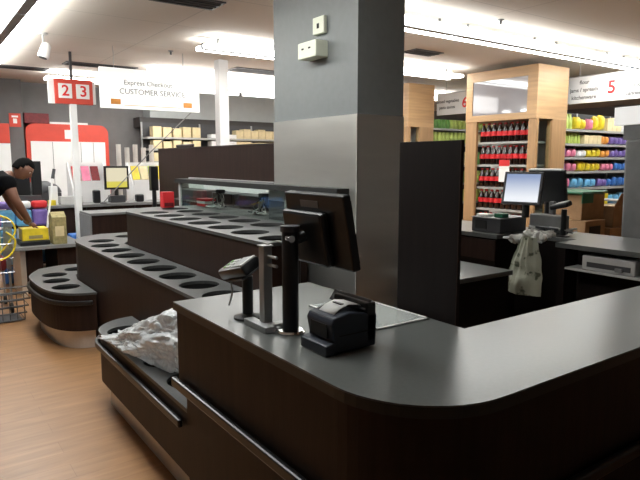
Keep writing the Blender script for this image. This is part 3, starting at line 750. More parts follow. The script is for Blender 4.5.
# price card
t = thing('price_card', 'white price card with red head on the cola shelves', 'price card', (7.03, 5.4, 1.3))
MB().box(7.103, 7.109, 5.32, 5.5, 1.3, 1.62).build('card', 'paper', t)
MB().box(7.1, 7.103, 5.32, 5.5, 1.53, 1.62).build('red_head', 'redlabel', t)
end_cap(7.3, 8.5, 'beech aisle end cabinet farther back beside the grey column', [.9, 1.22, 1.55, 1.88], 7.0, 7.6)
proto = bottle_proto(.05, .27, 'dark red bottle in the farther aisle end cabinet', 'bottles in the farther aisle end cabinet', body='darkred', label='pink', loc=(7.12, 7.5, 1.88))
first = True
for z in (1.22, 1.55, 1.88):
    for i in range(6):
        loc = (7.14, 7.5 + i * .13, z + .001)
        if first: proto.location = loc; first = False
        else: dup(proto, loc)

# aisle signs
def aisle_sign(y0, y1, num, left, right, lab, ny):
    t = thing('aisle_sign', lab, 'sign', (8.0, (y0 + y1) / 2, 2.44))
    MB().box(7.98, 8.02, y0, y1, 2.42, 2.79, bev=.004).build('board', 'white', t)
    MB().box(7.975, 8.025, y0, y1, 2.79, 2.8).build('top_rail', 'greymetal', t)
    for y in (y0 + .2, y1 - .2): MB().tube([(8, y, 2.8), (8, y, H)], .004, 6).build('hanger', 'greymetal', t)
    text('number', num, .24, 'textred', face_negX(7.978, ny, 2.6), t, bold=True)
    for side_, lines in ((1, left), (-1, right)):
        for k, s in enumerate(lines):
            text('lettering', s, .075, 'textgrey', face_negX(7.978, ny + side_ * .4, 2.71 - .105 * k - (.055 if len(lines) == 2 else 0)), t, bold=True)
aisle_sign(3.66, 5.06, '5', ['flour', 'jams / spreads', 'kitchenware'], ['rice', 'noodles', 'canned meals'], 'white hanging aisle sign with red number 5 right of the nearer beech cabinet', 4.37)
aisle_sign(6.2, 7.6, '6', ['canned vegetables', 'pasta sauces'], [], 'white hanging aisle sign with red number 6 half hidden between the two beech cabinets', 6.95)

# gondolas
def gondola(x0, x1, yf, zs, lab, depth=.45):
    t = thing('shelf_unit', lab, 'shelving', ((x0 + x1) / 2, yf + depth / 2, 0))
    MB().box(x0, x1, yf + depth - .03, yf + depth, 0, 2.35).build('back_panel', 'darkgrey', t)
    MB().box(x0, x1, yf + .02, yf + depth - .03, 0, .12).build('plinth', 'darkgrey', t)
    for z in zs:
        MB().box(x0, x1, yf, yf + depth - .03, z - .035, z).build('shelf', 'shelf', t)
    n = int((x1 - x0) / 1.0)
    for k in range(n + 1):
        x = x0 + (x1 - x0) * k / n
        MB().box(x - .015, x + .015, yf + depth - .06, yf + depth - .03, 0, 2.35).build('upright', 'greymetal', t)
    return t
def pack_mesh(kind, w, h, d):
    b = MB()
    if kind == 'box': b.box(-w / 2, w / 2, 0, d, 0, h, bev=.004)
    elif kind == 'jar': b.lathe([(w * .45, 0), (w * .48, .01), (w * .48, h * .75), (w * .36, h * .84), (w * .36, h)], (0, d / 2, 0), 12)
    else:   # pillow packet
        g = bmesh.ops.create_grid(b.bm, x_segments=8, y_segments=8, size=.5)['verts']
        g2 = bmesh.ops.create_grid(b.bm, x_segments=8, y_segments=8, size=.5)['verts']
        for s_, gg in ((-1, g), (1, g2)):
            for v in gg:
                u, w_ = v.co.x, v.co.y
                f = (1 - (2 * u) ** 4) * (1 - (2 * w_) ** 4)
                v.co = Vector((u * w, d / 2 + s_ * d * .45 * max(0, f) ** .6, (w_ + .5) * h))
        bmesh.ops.remove_doubles(b.bm, verts=b.bm.verts, dist=.001)
    return b
KIND = {}
STK = random.Random(3)
def stock(kind, col, name, lab, grp, w, h, d, locs, cat, rz=0):
    for i, l in enumerate(locs):
        if i == 0:
            o = pack_mesh(kind, w, h, d).build(name, col, None, smooth=(kind != 'box')); src = o
            tag(o, lab, cat, grp)
        else:
            o = src.copy(); COL.objects.link(o)
        o.location = l; o.rotation_euler = (0, 0, rz + (STK.uniform(-.3, .3) if kind == 'packet' else 0))
        if kind == 'packet':
            q = STK.uniform(.78, 1.04); o.scale = (STK.uniform(.8, .97), STK.uniform(.7, 1), q)
        elif kind == 'box': o.scale = (1, 1, STK.choice((.86, .93, 1, 1)))
def row(x0, n, dx, y, z): return [(x0 + i * dx, y, z + .001) for i in range(n)]
yf = 4.96
gondola(7.8, 12.8, yf, [.35, .65, .92, 1.2, 1.45, 1.66, 1.86, 2.07], 'long shelf unit full of bright packets under the aisle 5 sign')
W = 'standing on the shelf unit under the aisle 5 sign'
def shelfrow(z, spec):
    x = 7.86
    for kind, col, name, cat, w, h, n in spec:
        cn = {'skyblue': 'sky blue', 'lime': 'pale green'}.get(col, col)
        lv = {2.07: 'top', 1.86: 'second highest', 1.66: 'third highest', 1.45: 'fourth highest', 1.2: 'fifth highest', .92: 'lowest visible'}[z]
        stock(kind, col, name, f'{cn} {name.replace("_", " ")} on the {lv} shelf under the aisle 5 sign',
              f'{cn} {name.replace("_", " ")}s on the {lv} shelf under the aisle 5 sign', w * .95, h, .16, row(x + w / 2, n, w, yf + .02, z), cat)
        x += n * w + .02
shelfrow(2.07, [('jar', 'lime', 'tall_jar', 'jar', .1, .22, 3), ('packet', 'yellow', 'snack_packet', 'packet', .16, .2, 2), ('packet', 'pink', 'sweet_packet', 'packet', .15, .2, 1), ('packet', 'yellow', 'crisp_packet', 'packet', .17, .24, 2), ('box', 'cream', 'food_box', 'box', .14, .22, 3), ('packet', 'white', 'flour_packet', 'packet', .15, .24, 3), ('box', 'blue', 'cereal_box', 'box', .15, .24, 4)])
shelfrow(1.86, [('jar', 'lime', 'pickle_jar', 'jar', .09, .16, 6), ('box', 'cream', 'tea_box', 'box', .12, .13, 4), ('packet', 'orange', 'spice_packet', 'packet', .12, .14, 2), ('packet', 'purple', 'noodle_packet', 'packet', .13, .13, 5)])
shelfrow(1.66, [('packet', 'purple', 'sweet_packet', 'packet', .12, .15, 1), ('packet', 'pink', 'biscuit_packet', 'packet', .13, .14, 2), ('packet', 'white', 'sugar_packet', 'packet', .12, .12, 2), ('packet', 'yellow', 'pasta_packet', 'packet', .13, .14, 3), ('packet', 'orange', 'snack_packet', 'packet', .12, .13, 2), ('packet', 'purple', 'candy_packet', 'packet', .13, .14, 4)])
shelfrow(1.45, [('packet', 'purple', 'chip_packet', 'packet', .12, .15, 1), ('packet', 'pink', 'wafer_packet', 'packet', .14, .15, 2), ('packet', 'yellow', 'corn_packet', 'packet', .13, .15, 5), ('packet', 'pink', 'jelly_packet', 'packet', .12, .12, 3), ('packet', 'blue', 'milk_packet', 'packet', .13, .14, 4)])
shelfrow(1.2, [('packet', 'pink', 'cake_packet', 'packet', .15, .16, 2), ('packet', 'skyblue', 'napkin_packet', 'packet', .17, .16, 4), ('packet', 'purple', 'cloth_packet', 'packet', .14, .15, 2), ('packet', 'blue', 'tissue_packet', 'packet', .15, .16, 4)])
shelfrow(.92, [('packet', 'green', 'bag_packet', 'packet', .18, .2, 4), ('box', 'yellow', 'soap_box', 'box', .15, .18, 4), ('packet', 'skyblue', 'wipe_packet', 'packet', .17, .18, 4)])
gondola(7.65, 10.6, 7.35, [.45, .85, 1.2, 1.53, 1.92, 2.18], 'shelf unit of green and yellow jars below the aisle 6 sign')
for zi, (z, hh) in enumerate(((2.18, .16), (1.92, .2), (1.53, .24), (1.2, .22), (.85, .22))):
    for ci, (col, n, x0) in enumerate((('green', 4, 7.72), ('lime', 5, 8.14), ('yellow', 4, 8.68), ('lime', 4, 9.12))):
        col2 = ('green', 'lime', 'lime', 'cream')[(ci + zi) % 4]
        stock('jar', col2, 'food_jar', f'{col2.replace("lime", "pale green")} food jar on the shelf unit below the aisle 6 sign', f'{col2} jars below the aisle 6 sign', .1, hh, .1, row(x0 + .05, n, .104, 7.38, z), 'jar')

# ------------------------------------------------------------------ far left: lane sign, service sign, pole
t = thing('lane_sign', 'red lane sign with numbers 2 and 3 on a pale pole', 'sign', (1.86, 8.2, 0))
MB().box(1.64, 2.11, 8.17, 8.25, 2.335, 2.65, bev=.006).build('sign_box', 'red', t)
for x in (1.685, 1.9): MB().box(x, x + .165, 8.162, 8.17, 2.405, 2.59, bev=.003).build('white_panel', 'white', t)
for x, s in ((1.77, '2'), (1.99, '3')): text('number', s, .19, 'textred', face_negY(x, 8.16, 2.495), t, bold=True)
MB().box(1.57, 1.64, 8.19, 8.23, 2.335, 2.645).build('side_panel', 'white', t)
MB().box(2.11, 2.15, 8.19, 8.23, 2.345, 2.64).build('side_panel', 'white', t)
MB().box(1.82, 1.9, 8.17, 8.25, 0, 2.335, bev=.004).build('pole', 'white', t)
MB().box(1.845, 1.875, 8.2, 8.23, 2.65, H).build('ceiling_rod', 'darkgrey', t)
t = thing('customer_service_sign', 'white hanging customer service sign with orange marks', 'sign', (2.66, 7.5, 2.26))
R = Matrix.Translation((2.66, 7.5, 2.5))
MB().box(2.02, 3.31, 7.48, 7.52, 2.25, 2.74, bev=.004).build('board', 'glow_white', t)
text('lettering', 'Express Checkout', .085, 'textpale', face_negY(2.62, 7.477, 2.57), t)
text('lettering', 'CUSTOMER SERVICE', .095, 'textpale', face_negY(2.68, 7.477, 2.46), t)
for x in (2.2, 3.14): MB().box(x - .06, x + .06, 7.474, 7.48, 2.3, 2.365, bev=.002).build('orange_mark', 'orange', t)
MB().box(2.3, 3.05, 7.476, 7.48, 2.29, 2.297).build('orange_line', 'orange', t)
for x in (2.2, 3.1): MB().tube([(x, 7.5, 2.74), (x, 7.5, H)], .004, 6).build('hanger', 'greymetal', t)
t = thing('round_pole', 'white square pole from floor to ceiling left of the grey column', 'pole', (3.74, 7.65, 0))
MB().box(3.66, 3.81, 7.6, 7.75, 0, H - .001, bev=.01).build('shaft', 'whitegloss', t)
MB().box(3.64, 3.83, 7.58, 7.77, 0, .1, bev=.004).build('skirting_collar', 'darkgrey', t)
t.name = 'support_pole'

# red fronted cabinet on the far wall
t = thing('red_kiosk', 'wide white cabinet with rounded red top against the far wall', 'cabinet', (2.48, 11.4, 0))
rr = [(1.78, 0), (3.19, 0)] + [(x, z) for x, z in arc(3.04, 2.11, .15, 0, 90, 6)] + [(x, z) for x, z in arc(1.93, 2.11, .15, 90, 180, 6)]
yz_prism(rr, 11.42, 11.78).build('red_surround', 'red', t)
MB().box(1.85, 3.12, 11.4, 11.42, .1, 1.95).build('white_front', 'white', t)
for x in (2.2, 2.68, 2.9): MB().box(x, x + .008, 11.394, 11.4, .1, 1.94).build('door_gap', 'grey', t)
MB().box(2.42, 2.58, 11.405, 11.42, 2.0, 2.16).build('notice', 'paper', t)
MB().box(2.2, 2.85, 11.5, 11.7, 2.262, 2.3).build('top_shelf', 'white', t)
t = thing('red_kiosk', 'red topped cabinet cut off by the left edge of the picture', 'cabinet', (1.1, 11.3, 0))
MB().box(.4, 1.5, 11.2, 11.44, 0, 1.9).build('white_front', 'white', t)
MB().box(.4, 1.5, 11.19, 11.44, 1.9, 2.23, bev=.01).build('red_surround', 'red', t)
t = thing('crate_box', 'dark red printed box on top of the red cabinet', 'box', (1.97, 11.5, 2.25))
MB().box(1.78, 2.18, 11.45, 11.75, 2.262, 2.44, bev=.006).build('box_body', 'darkred', t)
t = thing('fire_sign', 'small red fire equipment sign on the dark pier', 'sign', (1.63, 11.44, 2.2))
MB().box(1.54, 1.72, 11.43, 11.448, 2.19, 2.42).build('plate', 'red', t)
MB().box(1.6, 1.66, 11.426, 11.43, 2.25, 2.33).build('white_mark', 'white', t)
MB().prism([(1.58, 11.425), (1.68, 11.425), (1.68, 11.43), (1.58, 11.43)], 2.35, 2.38).build('white_mark', 'white', t)
# long low magazine racks
def mag_rack(x0, x1, y, lab, cols, seed):
    t = thing('magazine_rack', lab, 'rack', ((x0 + x1) / 2, y, 0))
    yz = [(y, 0), (y + .35, 0), (y + .35, 1.58), (y + .3, 1.58), (y, 1.2)]
    for x in (x0, x1 - .02):
        b = MB(); a = [b.bm.verts.new((x, p[0], p[1])) for p in yz]; c = [b.bm.verts.new((x + .02, p[0], p[1])) for p in yz]
        b.bm.faces.new(a); b.bm.faces.new(list(reversed(c)))
        for i in range(5): b.bm.faces.new((a[i], a[(i + 1) % 5], c[(i + 1) % 5], c[i]))
        b.build('side_panel', 'white', t)
    MB().box(x0 + .02, x1 - .02, y, y + .02, 0, 1.3).build('front_panel', 'white', t)
    MB().box(x0 + .02, x1 - .02, y + .31, y + .33, 0, 1.58).build('back_panel', 'white', t)
    rnd = random.Random(seed); n = int((x1 - x0 - .05) / .14)
    for k in range(n):
        x = x0 + .04 + k * .14
        R = Matrix.Translation((x + .065, y + .13, 1.3)) @ Matrix.Rotation(math.radians(-28), 4, 'X')
        m = tag(MB().box(-.06, .06, -.004, .004, 0, .25).xf(R).build('magazine', cols[k % len(cols)]),
            ('red and pink covered magazine' if seed == 1 else 'yellow and cream covered magazine') + ' in the white rack ' + ('left' if seed == 1 else 'right') + ' of the small lit monitor', 'magazine', 'magazines in the ' + ('left' if seed == 1 else 'right') + ' white rack')
mag_rack(2.06, 2.62, 9.4, 'white sloping magazine rack with red magazines left of the small lit monitor', ['redlabel', 'pink', 'darkred', 'redlabel'], 1)
mag_rack(2.98, 3.6, 9.4, 'white sloping magazine rack with yellow magazines right of the small lit monitor', ['yellow', 'cream', 'lime'], 2)
# metal chimney tubes (trolley bay rails)
for k in range(5):
    x = 2.95 + k * .14
    tag(MB().tube([(x, 10.0, .0), (x, 10.0, 1.88 - .05 * (k % 2))], .04, 12).build('metal_tube', 'kick', None, smooth=True), 'upright shiny metal tube behind the right magazine rack', 'tube', 'metal tubes behind the right magazine rack')
# back left shelves of cream boxes
g = gondola(3.8, 7.4, 11.0, [.4, .8, 1.2, 1.6, 1.84, 2.06], 'far shelf unit with cream boxes under the pale bulkhead', .38)
for z in (1.84, 2.06, 1.6):
    for x0, n, col in ((3.9, 5, 'cream'), (5.1, 3, 'white'), (5.66, 6, 'cream'), (6.75, 3, 'yellow')):
        stock('box', col, 'food_box', f'{col} food box on the far shelf unit under the pale bulkhead', f'{col} boxes on the far shelf unit', .165, .16 if z < 2 else (.2 if col != 'white' else .08), .2, row(x0 + .1, n, .2 if n < 6 else .175, 11.02, z), 'box')

# ------------------------------------------------------------------ left checkouts
t = thing('far_checkout', 'far dark checkout counter with pale top carrying the small lit monitor', 'counter', (2.3, 8.9, 0))
MB().box(1.5, 3.5, 8.75, 9.25, .945, .985, bev=.003).build('worktop', 'grey', t)
MB().box(1.55, 3.45, 8.8, 9.2, 0, .945).build('front_panel', 'laminate', t)
for x in (2.1, 2.8): MB().box(x, x + .01, 8.79, 8.8, .05, .94).build('joint_strip', 'edge', t)
t = thing('checkout_end', 'nearer dark checkout end panel with pale edging at left', 'counter', (2.1, 7.7, 0))
MB().box(1.87, 2.6, 7.62, 8.1, 0, .92).build('panel', 'laminate', t)
MB().box(1.85, 2.62, 7.6, 8.12, .92, .95, bev=.003).build('top_edging', 'grey', t)
MB().box(1.845, 1.87, 7.6, 8.12, 0, .92).build('side_edging', 'grey', t)
t = thing('small_lit_monitor', 'small monitor with cream and yellow screen at far left', 'monitor', (2.53, 8.95, .99))
MB().box(2.41, 2.77, 8.93, 8.965, 1.18, 1.53, bev=.006).build('bezel', 'black', t)
sm, rp = screen_mat('cream screen glow', srgb(228, 215, 90), srgb(238, 228, 196), .5, 1.2, 1.5)
rp.color_ramp.elements[0].position = .3; rp.color_ramp.elements[1].position = .36
MB().box(2.44, 2.74, 8.926, 8.93, 1.21, 1.5).build('screen', sm, t)
MB().tube([(2.59, 8.97, .986), (2.59, 8.97, 1.2)], .03, 12).build('stand_neck', 'black', t)
MB().box(2.48, 2.7, 8.9, 9.05, 1.04 - .054, 1.09, bev=.008).build('stand_base', 'darkgrey', t)
tag(MB().box(2.24, 2.34, 8.9, 9.0, .986, 1.18, bev=.02).build('black_canister', 'black'), 'black canister left of the small lit monitor', 'canister')
tag(MB().box(1.78, 2.08, 8.9, 9.05, .986, 1.1, bev=.006).build('glass_box', 'lightgrey'), 'pale grey box on the far checkout left of the canister', 'box')
tag(MB().box(1.64, 1.74, 8.85, 8.95, .986, 1.25, bev=.006).build('leaflet_stand', 'paper'), 'white leaflet stand with coloured leaflets on the far checkout', 'leaflet stand')
tag(MB().box(1.6, 1.7, 8.8, 8.84, .986, 1.06, bev=.004).build('yellow_box', 'yellow'), 'small yellow box at the left end of the far checkout', 'box')
tag(MB().box(2.85, 2.97, 8.85, 8.95, .986, 1.1, bev=.02).build('hand_scanner', 'black'), 'black hand scanner right of the small lit monitor', 'scanner')
t = thing('black_printer', 'tall black screen back at the left end of the partition board', 'monitor', (2.87, 8.2, 0))
MB().box(2.86, 2.97, 8.2, 8.3, 1.18, 1.53, bev=.01).build('housing', 'black', t)
MB().tube([(2.915, 8.25, .0), (2.915, 8.25, 1.2)], .03, 10).build('stand_neck', 'black', t)
t.name = 'screen_back'
# black things behind the person
t = thing('black_machine', 'black till screens and machine behind the bending person', 'machine', (1.42, 8.6, 0))
MB().box(1.1, 1.48, 8.62, 9.0, .0, .95).build('cabinet_body', 'laminate', t)
MB().box(1.38, 1.5, 8.6, 8.7, 1.15, 1.6, bev=.008).build('screen_back', 'black', t)
MB().box(1.15, 1.36, 8.62, 8.8, 1.15, 1.42, bev=.01).build('printer_body', 'black', t)
MB().box(1.12, 1.48, 8.6, 8.95, .95, 1.15, bev=.01).build('base_housing', 'darkgrey', t)
t = thing('covered_table', 'table under a dark grey heaped cover behind the far checkout left of the red magazines', 'table', (1.64, 9.8, 0))
MB().box(1.3, 1.95, 9.65, 10.0, 0, 1.12).build('table_body', 'darkgrey', t)
b = MB().sphere((1.63, 9.82, 1.13), .3, 1.2, .55, .5, 32, 20)
for v in b.bm.verts:
    v.co.z += .05 * noise.noise(v.co * 9); v.co.z = max(1.122, v.co.z)
b.build('dark_cover', 'darkgrey', t, smooth=True)
tag(MB().box(2.945, 2.975, 6.9, 7.45, 1.776, 1.815, bev=.012).build('black_bag', 'black'), 'small black bag lying on top of the long dark partition', 'bag')
t = thing('leaning_rod', 'thin grey rod slanting up behind the partition towards the service sign', 'rod', (3.2, 8.4, 0))
MB().tube([(2.35, 8.82, 1.0), (3.02, 8.82, 1.68), (3.8, 8.82, 2.4)], .008, 8).build('rod', 'grey', t, smooth=True)
MB().lathe([(.05, 0), (.05, .01), (.012, .02)], (2.35, 8.82, .985)).build('rod_base', 'darkgrey', t)
# bagging bench with packs behind the island
t = thing('bagging_bench', 'low grey topped packing bench with steel leg at left', 'bench', (1.35, 7.9, 0))
MB().box(.98, 1.74, 7.5, 8.45, .56, .6, bev=.003).build('bench_top', 'grey', t)
MB().box(1.03, 1.09, 7.55, 8.2, 0, .56, bev=.004).build('steel_leg', 'steel', t)
MB().box(1.45, 1.7, 7.6, 8.4, 0, .56).build('cabinet_body', 'laminate', t)
MB().box(1.12, 1.3, 7.7, 7.75, 0, .55).build('inner_panel', 'laminate', t)
t = thing('carton_pack', 'olive printed carton with gable top on the packing bench', 'carton', (1.49, 7.62, .6))
MB().box(1.4, 1.56, 7.55, 7.75, .602, .93, bev=.004).build('box_body', 'olive', t)
b = MB(); pr = [(7.55, .93), (7.75, .93), (7.65, .99)]
a = [b.bm.verts.new((1.4, *p)) for p in pr]; c = [b.bm.verts.new((1.56, *p)) for p in pr]
b.bm.faces.new(a); b.bm.faces.new(list(reversed(c)))
for i in range(3): b.bm.faces.new((a[i], a[(i + 1) % 3], c[(i + 1) % 3], c[i]))
b.build('gable_top', 'olive', t)
MB().box(1.43, 1.53, 7.547, 7.55, .7, .82).build('printed_label', 'cream', t)
t = thing('yellow_carton', 'flat yellow carton under the bending person\'s hand', 'carton', (1.25, 7.75, .6))
MB().box(1.08, 1.37, 7.62, 7.9, .66, .8, bev=.004).build('box_body', 'yellow', t)
MB().box(1.15, 1.3, 7.617, 7.62, .68, .72).build('printed_band', 'olive', t)
tag(MB().box(1.05, 1.38, 7.6, 7.92, .602, .655, bev=.01).build('black_tray', 'black'), 'black tray under the yellow carton', 'tray')
# water packs and coloured packs
k = 0
for z, cols in ((.0, ('blue', 'purple', 'white')), (.25, ('skyblue', 'purple', 'skyblue')), (.5, ('skyblue', 'white', 'blue')), (.75, ('skyblue', 'skyblue', 'purple')), (.98, ('purple', 'white', 'redlabel'))):
    for j, col in enumerate(cols):
        x = .94 + j * .2
        if x > 1.35 and z > .4: pass
        o = MB().box(x, x + .19, 8.46, 8.58, z + .002, z + (.22 if z < .9 else .1), bev=.03).build('drinks_pack', col)
        tag(o, f'{dict(blue="blue", purple="purple", white="white", skyblue="sky blue", redlabel="red")[col]} shrink wrapped pack in the pile behind the bending person', 'pack', f'{col} packs in the pile behind the person')
t = thing('floor_mop', 'mop handle with dark grip leaning beside the bending person', 'mop', (1.35, 8.2, .6))
MB().tube([(1.4, 7.96, .66), (1.53, 8.05, 1.38)], .013, 10).build('handle', 'whitegloss', t, smooth=True)
MB().tube([(1.53, 8.05, 1.38), (1.56, 8.07, 1.5)], .02, 10).build('grip', 'darkgrey', t, smooth=True)
tag(MB().box(1.76, 2.05, 8.3, 8.5, 0.0, .62, bev=.02).build('blue_bag', 'blue'), 'blue bag at floor level right of the packing bench', 'bag')
tag(MB().box(1.13, 1.28, 8.3, 8.45, 0, .35, bev=.01).build('floor_carton', 'carton'), 'small brown carton on the floor under the packing bench', 'carton')

# shopping trolley at left edge
t = thing('shopping_trolley', 'wire shopping trolley with yellow hoops at the left edge', 'trolley', (.62, 7.1, 0))
x0, x1, y0, y1, zb, zt = .2, .86, 6.75, 7.35, .45, .98
for i in range(12):
    f = i / 11
    x = x0 + (x1 - x0) * f
    MB().tube([(x, y0 + .03, zb), (x, y0, zt)], .003, 5).build('wire', 'wire', t)
    y = y0 + (y1 - y0) * f
    MB().tube([(x1 - .03, y, zb), (x1, y, zt)], .003, 5).build('wire', 'wire', t)
for z in (.45, .6, .75, .98):
    MB().tube([(x0, y0, z), (x1, y0, z), (x1, y1, z), (x0, y1, z)], .006, 6, closed=True).build('basket_rim', 'wire', t)
MB().tube(bez([(.7, 6.8, .6), (.85, 6.8, .78), (.9, 6.8, .9), (.82, 6.8, 1.02), (.6, 6.8, 1.06)], 5), .01, 8).build('yellow_hoop', 'yellow', t, smooth=True)
MB().tube(bez([(.5, 6.7, .55), (.8, 6.7, .62), (.88, 6.7, .78), (.8, 6.7, .88)], 5), .01, 8).build('yellow_hoop', 'yellow', t, smooth=True)
for x in (.25, .82):
    for y in (6.8, 7.3):
        MB().tube([(x, y, .12), (x, y, .45)], .012, 8).build('frame_tube', 'wire', t)
        MB().tube([(x - .012, y, .06), (x + .012, y, .06)], .058, 14).build('castor', 'blackmatte', t)
for i, (col, c, s) in enumerate([('darkred', (.55, 7.0, .53), (.5, .4, .14)), ('lime', (.55, 7.1, .75), (.45, .4, .26)), ('blue', (.36, 7.0, 1.0), (.22, .3, .2)), ('purple', (.7, 7.1, .98), (.2, .3, .16))]):
    tag(MB().box(c[0] - s[0] / 2, c[0] + s[0] / 2, c[1] - s[1] / 2, c[1] + s[1] / 2, c[2] - s[2] / 2, c[2] + s[2] / 2, bev=.03).build('grocery_bag', col),
        ['dark red bag at the bottom of the wire trolley', 'pale green bag in the middle of the wire trolley', 'blue pack on top in the wire trolley', 'purple pack on top in the wire trolley'][i], 'bag')
t = thing('wire_basket', 'dark wire basket on the floor at the left edge', 'basket', (.7, 6.55, 0))
for k in range(5):
    z = .02 + k * .07; s = .0 + .02 * k
    MB().tube([(.42 - s, 6.4, z), (.88 + s, 6.4, z), (.88 + s, 6.68, z), (.42 - s, 6.68, z)], .008, 6, closed=True).build('rim_wire', 'darkgrey', t)
for k in range(8):
    x = .42 + k * .066; MB().tube([(x, 6.4, .02), (x, 6.4, .3)], .005, 5).build('upright_wire', 'darkgrey', t)
MB().box(.44, .86, 6.42, 6.66, .005, .02).build('base', 'darkgrey', t)

# ------------------------------------------------------------------ the bending person
def skinned(name, nodes, edges, m, parent=None, sub=2, root=0):
    me = bpy.data.meshes.new(name); me.from_pydata([n[0] for n in nodes], edges, [])
    bm_ = bmesh.new(); bm_.from_mesh(me); lay = bm_.verts.layers.skin.verify()
    bm_.verts.ensure_lookup_table()
    for i, n in enumerate(nodes):
        bm_.verts[i][lay].radius = (n[1], n[1]); bm_.verts[i][lay].use_root = (i == root)
    bm_.to_mesh(me); bm_.free()
    o = bpy.data.objects.new(name, me); COL.objects.link(o)
    o.modifiers.new('skin', 'SKIN').use_smooth_shade = True
    s = o.modifiers.new('sub', 'SUBSURF'); s.levels = s.render_levels = sub
    bpy.context.view_layer.update()
    dg = bpy.context.evaluated_depsgraph_get()
    nm = bpy.data.meshes.new_from_object(o.evaluated_get(dg)); bpy.data.objects.remove(o)
    nm.materials.clear(); nm.materials.append(M[m])
    for p in nm.polygons: p.use_smooth = True
    o = bpy.data.objects.new(name, nm); COL.objects.link(o)
    if parent:
        o.parent = parent; o.matrix_parent_inverse = Matrix.Translation(parent.location).inverted()
    return o
P = thing('person', 'person in black shirt bending over the packing bench and reaching for a carton', 'person', (.5, 7.75, 0))
# pelvis, spine, neck; arms; legs (leaning towards +X)
nodes = [((.5, 7.78, 1.0), .14), ((.6, 7.78, 1.14), .135), ((.76, 7.78, 1.29), .15), ((.91, 7.78, 1.38), .14), ((1.0, 7.76, 1.43), .065), ((1.06, 7.74, 1.455), .06),
         ((.96, 7.58, 1.36), .08), ((1.01, 7.55, 1.17), .06), ((1.07, 7.57, 1.07), .052), ((1.14, 7.63, .94), .042), ((1.18, 7.67, .87), .03),
         ((.96, 7.98, 1.36), .075), ((1.0, 8.03, 1.18), .055), ((1.04, 8.03, 1.08), .046), ((1.12, 8.0, .93), .036), ((1.16, 7.99, .87), .026),
         ((.42, 7.68, .9), .1), ((.47, 7.67, .5), .062), ((.40, 7.67, .1), .042), ((.50, 7.67, .045), .036),
         ((.40, 7.88, .9), .1), ((.36, 7.9, .5), .062), ((.26, 7.9, .1), .042), ((.36, 7.9, .045), .036)]
edges = [(0, 1), (1, 2), (2, 3), (3, 4), (4, 5), (3, 6), (6, 7), (7, 8), (8, 9), (9, 10), (3, 11), (11, 12), (12, 13), (13, 14), (14, 15),
         (0, 16), (16, 17), (17, 18), (18, 19), (0, 20), (20, 21), (21, 22), (22, 23)]
skinned('body', nodes, edges, 'skin', P)
# head
b = MB(); hc = Vector((1.15, 7.7, 1.505))
Rh = Matrix.Translation(hc) @ Matrix.Rotation(math.radians(38), 4, 'Y') @ Matrix.Rotation(math.radians(-20), 4, 'Z') @ Matrix.Scale(1.1, 4)
g = bmesh.ops.create_uvsphere(b.bm, u_segments=32, v_segments=24, radius=1)['verts']
for v in g:
    x, y, z = v.co
    fx = .098 * x; fy = .076 * y; fz = .118 * z
    if z < -.1: fy *= 1 + .35 * z * .6; fx *= 1 + (.25 * z if x < 0 else .12 * z)
    if x > .75: fx = min(fx, .088)
    if x > .5:   # brow, eye hollows, nose, lips, chin
        fx += .006 * math.exp(-((z - .18) / .1) ** 2)
        fx -= .008 * math.exp(-((z - .02) / .1) ** 2) * math.exp(-((abs(y) - .4) / .2) ** 2)
        fx += .026 * math.exp(-((z + .2) / .13) ** 2) * math.exp(-(y / .16) ** 2) + .01 * math.exp(-((z + .02) / .16) ** 2) * math.exp(-(y / .12) ** 2)
        fx += .008 * math.exp(-((z + .47) / .09) ** 2) * math.exp(-(y / .3) ** 2) + .01 * math.exp(-((z + .8) / .14) ** 2) * math.exp(-(y / .35) ** 2)
    v.co = Vector((fx, fy, fz))
head = b.xf(Rh).build('head', 'skin', P, smooth=True)
for s_ in (-1, 1):
    MB().sphere((0, 0, 0), .022, .5, .35, 1.2).xf(Rh @ Matrix.Translation((-.005, s_ * .077, -.008))).build('ear', 'skin', head)
    MB().sphere((0, 0, 0), .011, 1, 1, .7).xf(Rh @ Matrix.Translation((.078, s_ * .031, .004))).build('eye', 'white', head)
    MB().sphere((0, 0, 0), .005, 1, 1, 1).xf(Rh @ Matrix.Translation((.087, s_ * .031, .004))).build('pupil', 'blackmatte', head)
    MB().box(-.004, .004, -.017, .017, -.003, .003, bev=.002).xf(Rh @ Matrix.Translation((.092, s_ * .031, .024))).build('eyebrow', 'hair', head)
MB().box(-.003, .003, -.022, .022, -.004, .004, bev=.002).xf(Rh @ Matrix.Translation((.088, 0, -.056))).build('mouth', 'darkred', head)
b = MB(); g = bmesh.ops.create_uvsphere(b.bm, u_segments=36, v_segments=26, radius=1)['verts']
for v in list(g):
    x, y, z = v.co; n_ = 1 + .05 * noise.noise(v.co * 9)
    v.co = Vector((.108 * x * n_ - .006, .088 * y * n_, .126 * z * n_ + .004))
kill = [v for v in b.bm.verts if (v.co.x > .03 and v.co.z < .055) or v.co.z < -.05 or (v.co.x > -.01 and v.co.z < .0)]
bmesh.ops.delete(b.bm, geom=kill, context='VERTS')
ho = b.xf(Rh).build('hair', 'hair', P, smooth=True); md = ho.modifiers.new('s', 'SOLIDIFY'); md.thickness = .012
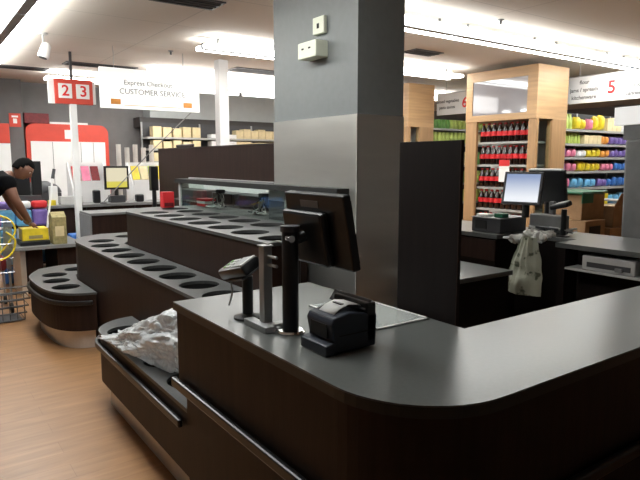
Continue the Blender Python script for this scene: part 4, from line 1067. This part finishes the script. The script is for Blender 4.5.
# hands: palm and five fingers each
def hand(wx, wy, wz, s_):
    w = Vector((wx, wy, wz)); fwd = Vector((.62, .1, -.55)).normalized(); sd = Vector((0, 1, 0)); dn = fwd.cross(sd).normalized()
    if dn.z > 0: dn = -dn
    nodes = [(tuple(w), .026), (tuple(w + fwd * .05), .03), (tuple(w + fwd * .08), .03)]; edges = [(0, 1), (1, 2)]
    h = skinned('hand', nodes, edges, 'skin', P, 2)
    for k, (off, ln) in enumerate(((-.033, .07), (-.011, .08), (.011, .076), (.033, .06))):
        p0 = w + fwd * .075 + sd * off; p1 = p0 + fwd * ln * .45; p2 = p1 + (fwd * .6 + dn * .8).normalized() * ln * .3; p3 = p2 + (fwd * .2 + dn).normalized() * ln * .28
        f = skinned('finger', [(tuple(p0), .011), (tuple(p1), .0095), (tuple(p2), .0085), (tuple(p3), .007)], [(0, 1), (1, 2), (2, 3)], 'skin', P, 1)
    p0 = w + fwd * .03 + sd * .03 * s_; p1 = p0 + (fwd * .6 + sd * s_ * .8).normalized() * .035; p2 = p1 + (fwd + dn * .5).normalized() * .03
    skinned('thumb', [(tuple(p0), .013), (tuple(p1), .011), (tuple(p2), .008)], [(0, 1), (1, 2)], 'skin', P, 1)
hand(1.18, 7.665, .87, 1); hand(1.155, 7.99, .878, -1)
# clothes
shn = [((.5, 7.78, 1.0), .165), ((.6, 7.78, 1.14), .16), ((.76, 7.78, 1.29), .172), ((.91, 7.78, 1.385), .16), ((.985, 7.77, 1.42), .09),
       ((.96, 7.58, 1.36), .105), ((.99, 7.56, 1.24), .09), ((.96, 7.98, 1.36), .1), ((.99, 8.02, 1.25), .085)]
skinned('black_shirt', shn, [(0, 1), (1, 2), (2, 3), (3, 4), (3, 5), (5, 6), (3, 7), (7, 8)], 'darkcloth', P)
trn = [((.5, 7.78, .98), .155), ((.49, 7.68, .88), .118), ((.47, 7.67, .5), .08), ((.40, 7.67, .1), .065), ((.48, 7.88, .88), .118), ((.36, 7.9, .5), .08), ((.26, 7.9, .1), .065)]
skinned('trousers', trn, [(0, 1), (1, 2), (2, 3), (0, 4), (4, 5), (5, 6)], 'trouser', P)
for y, x in ((7.67, .45), (7.9, .31)):
    MB().box(x - .1, x + .14, y - .045, y + .045, 0, .085, bev=.03).build('shoe', 'black', P, smooth=True)

# ------------------------------------------------------------------ soft general light of the store (dim world) and camera
w = bpy.data.worlds.new('World'); sc.world = w; w.use_nodes = True
w.node_tree.nodes['Background'].inputs[0].default_value = (.5, .5, .5, 1); w.node_tree.nodes['Background'].inputs[1].default_value = .0

cam = bpy.data.cameras.new('Camera'); co = bpy.data.objects.new('Camera', cam); COL.objects.link(co); sc.camera = co
co.location = (0, 0, 1.6)
co.rotation_euler = (math.radians(90 - 7.7), 0, -math.radians(35.3))
cam.lens = 583 / 640 * 36; cam.sensor_width = 36; cam.clip_start = .05
sc.view_settings.view_transform = 'Standard'; sc.view_settings.look = 'None'; sc.view_settings.gamma = 1
sc.view_settings.use_curve_mapping = False
sc.view_settings.exposure = 0.84
sc.cycles.max_bounces = 6
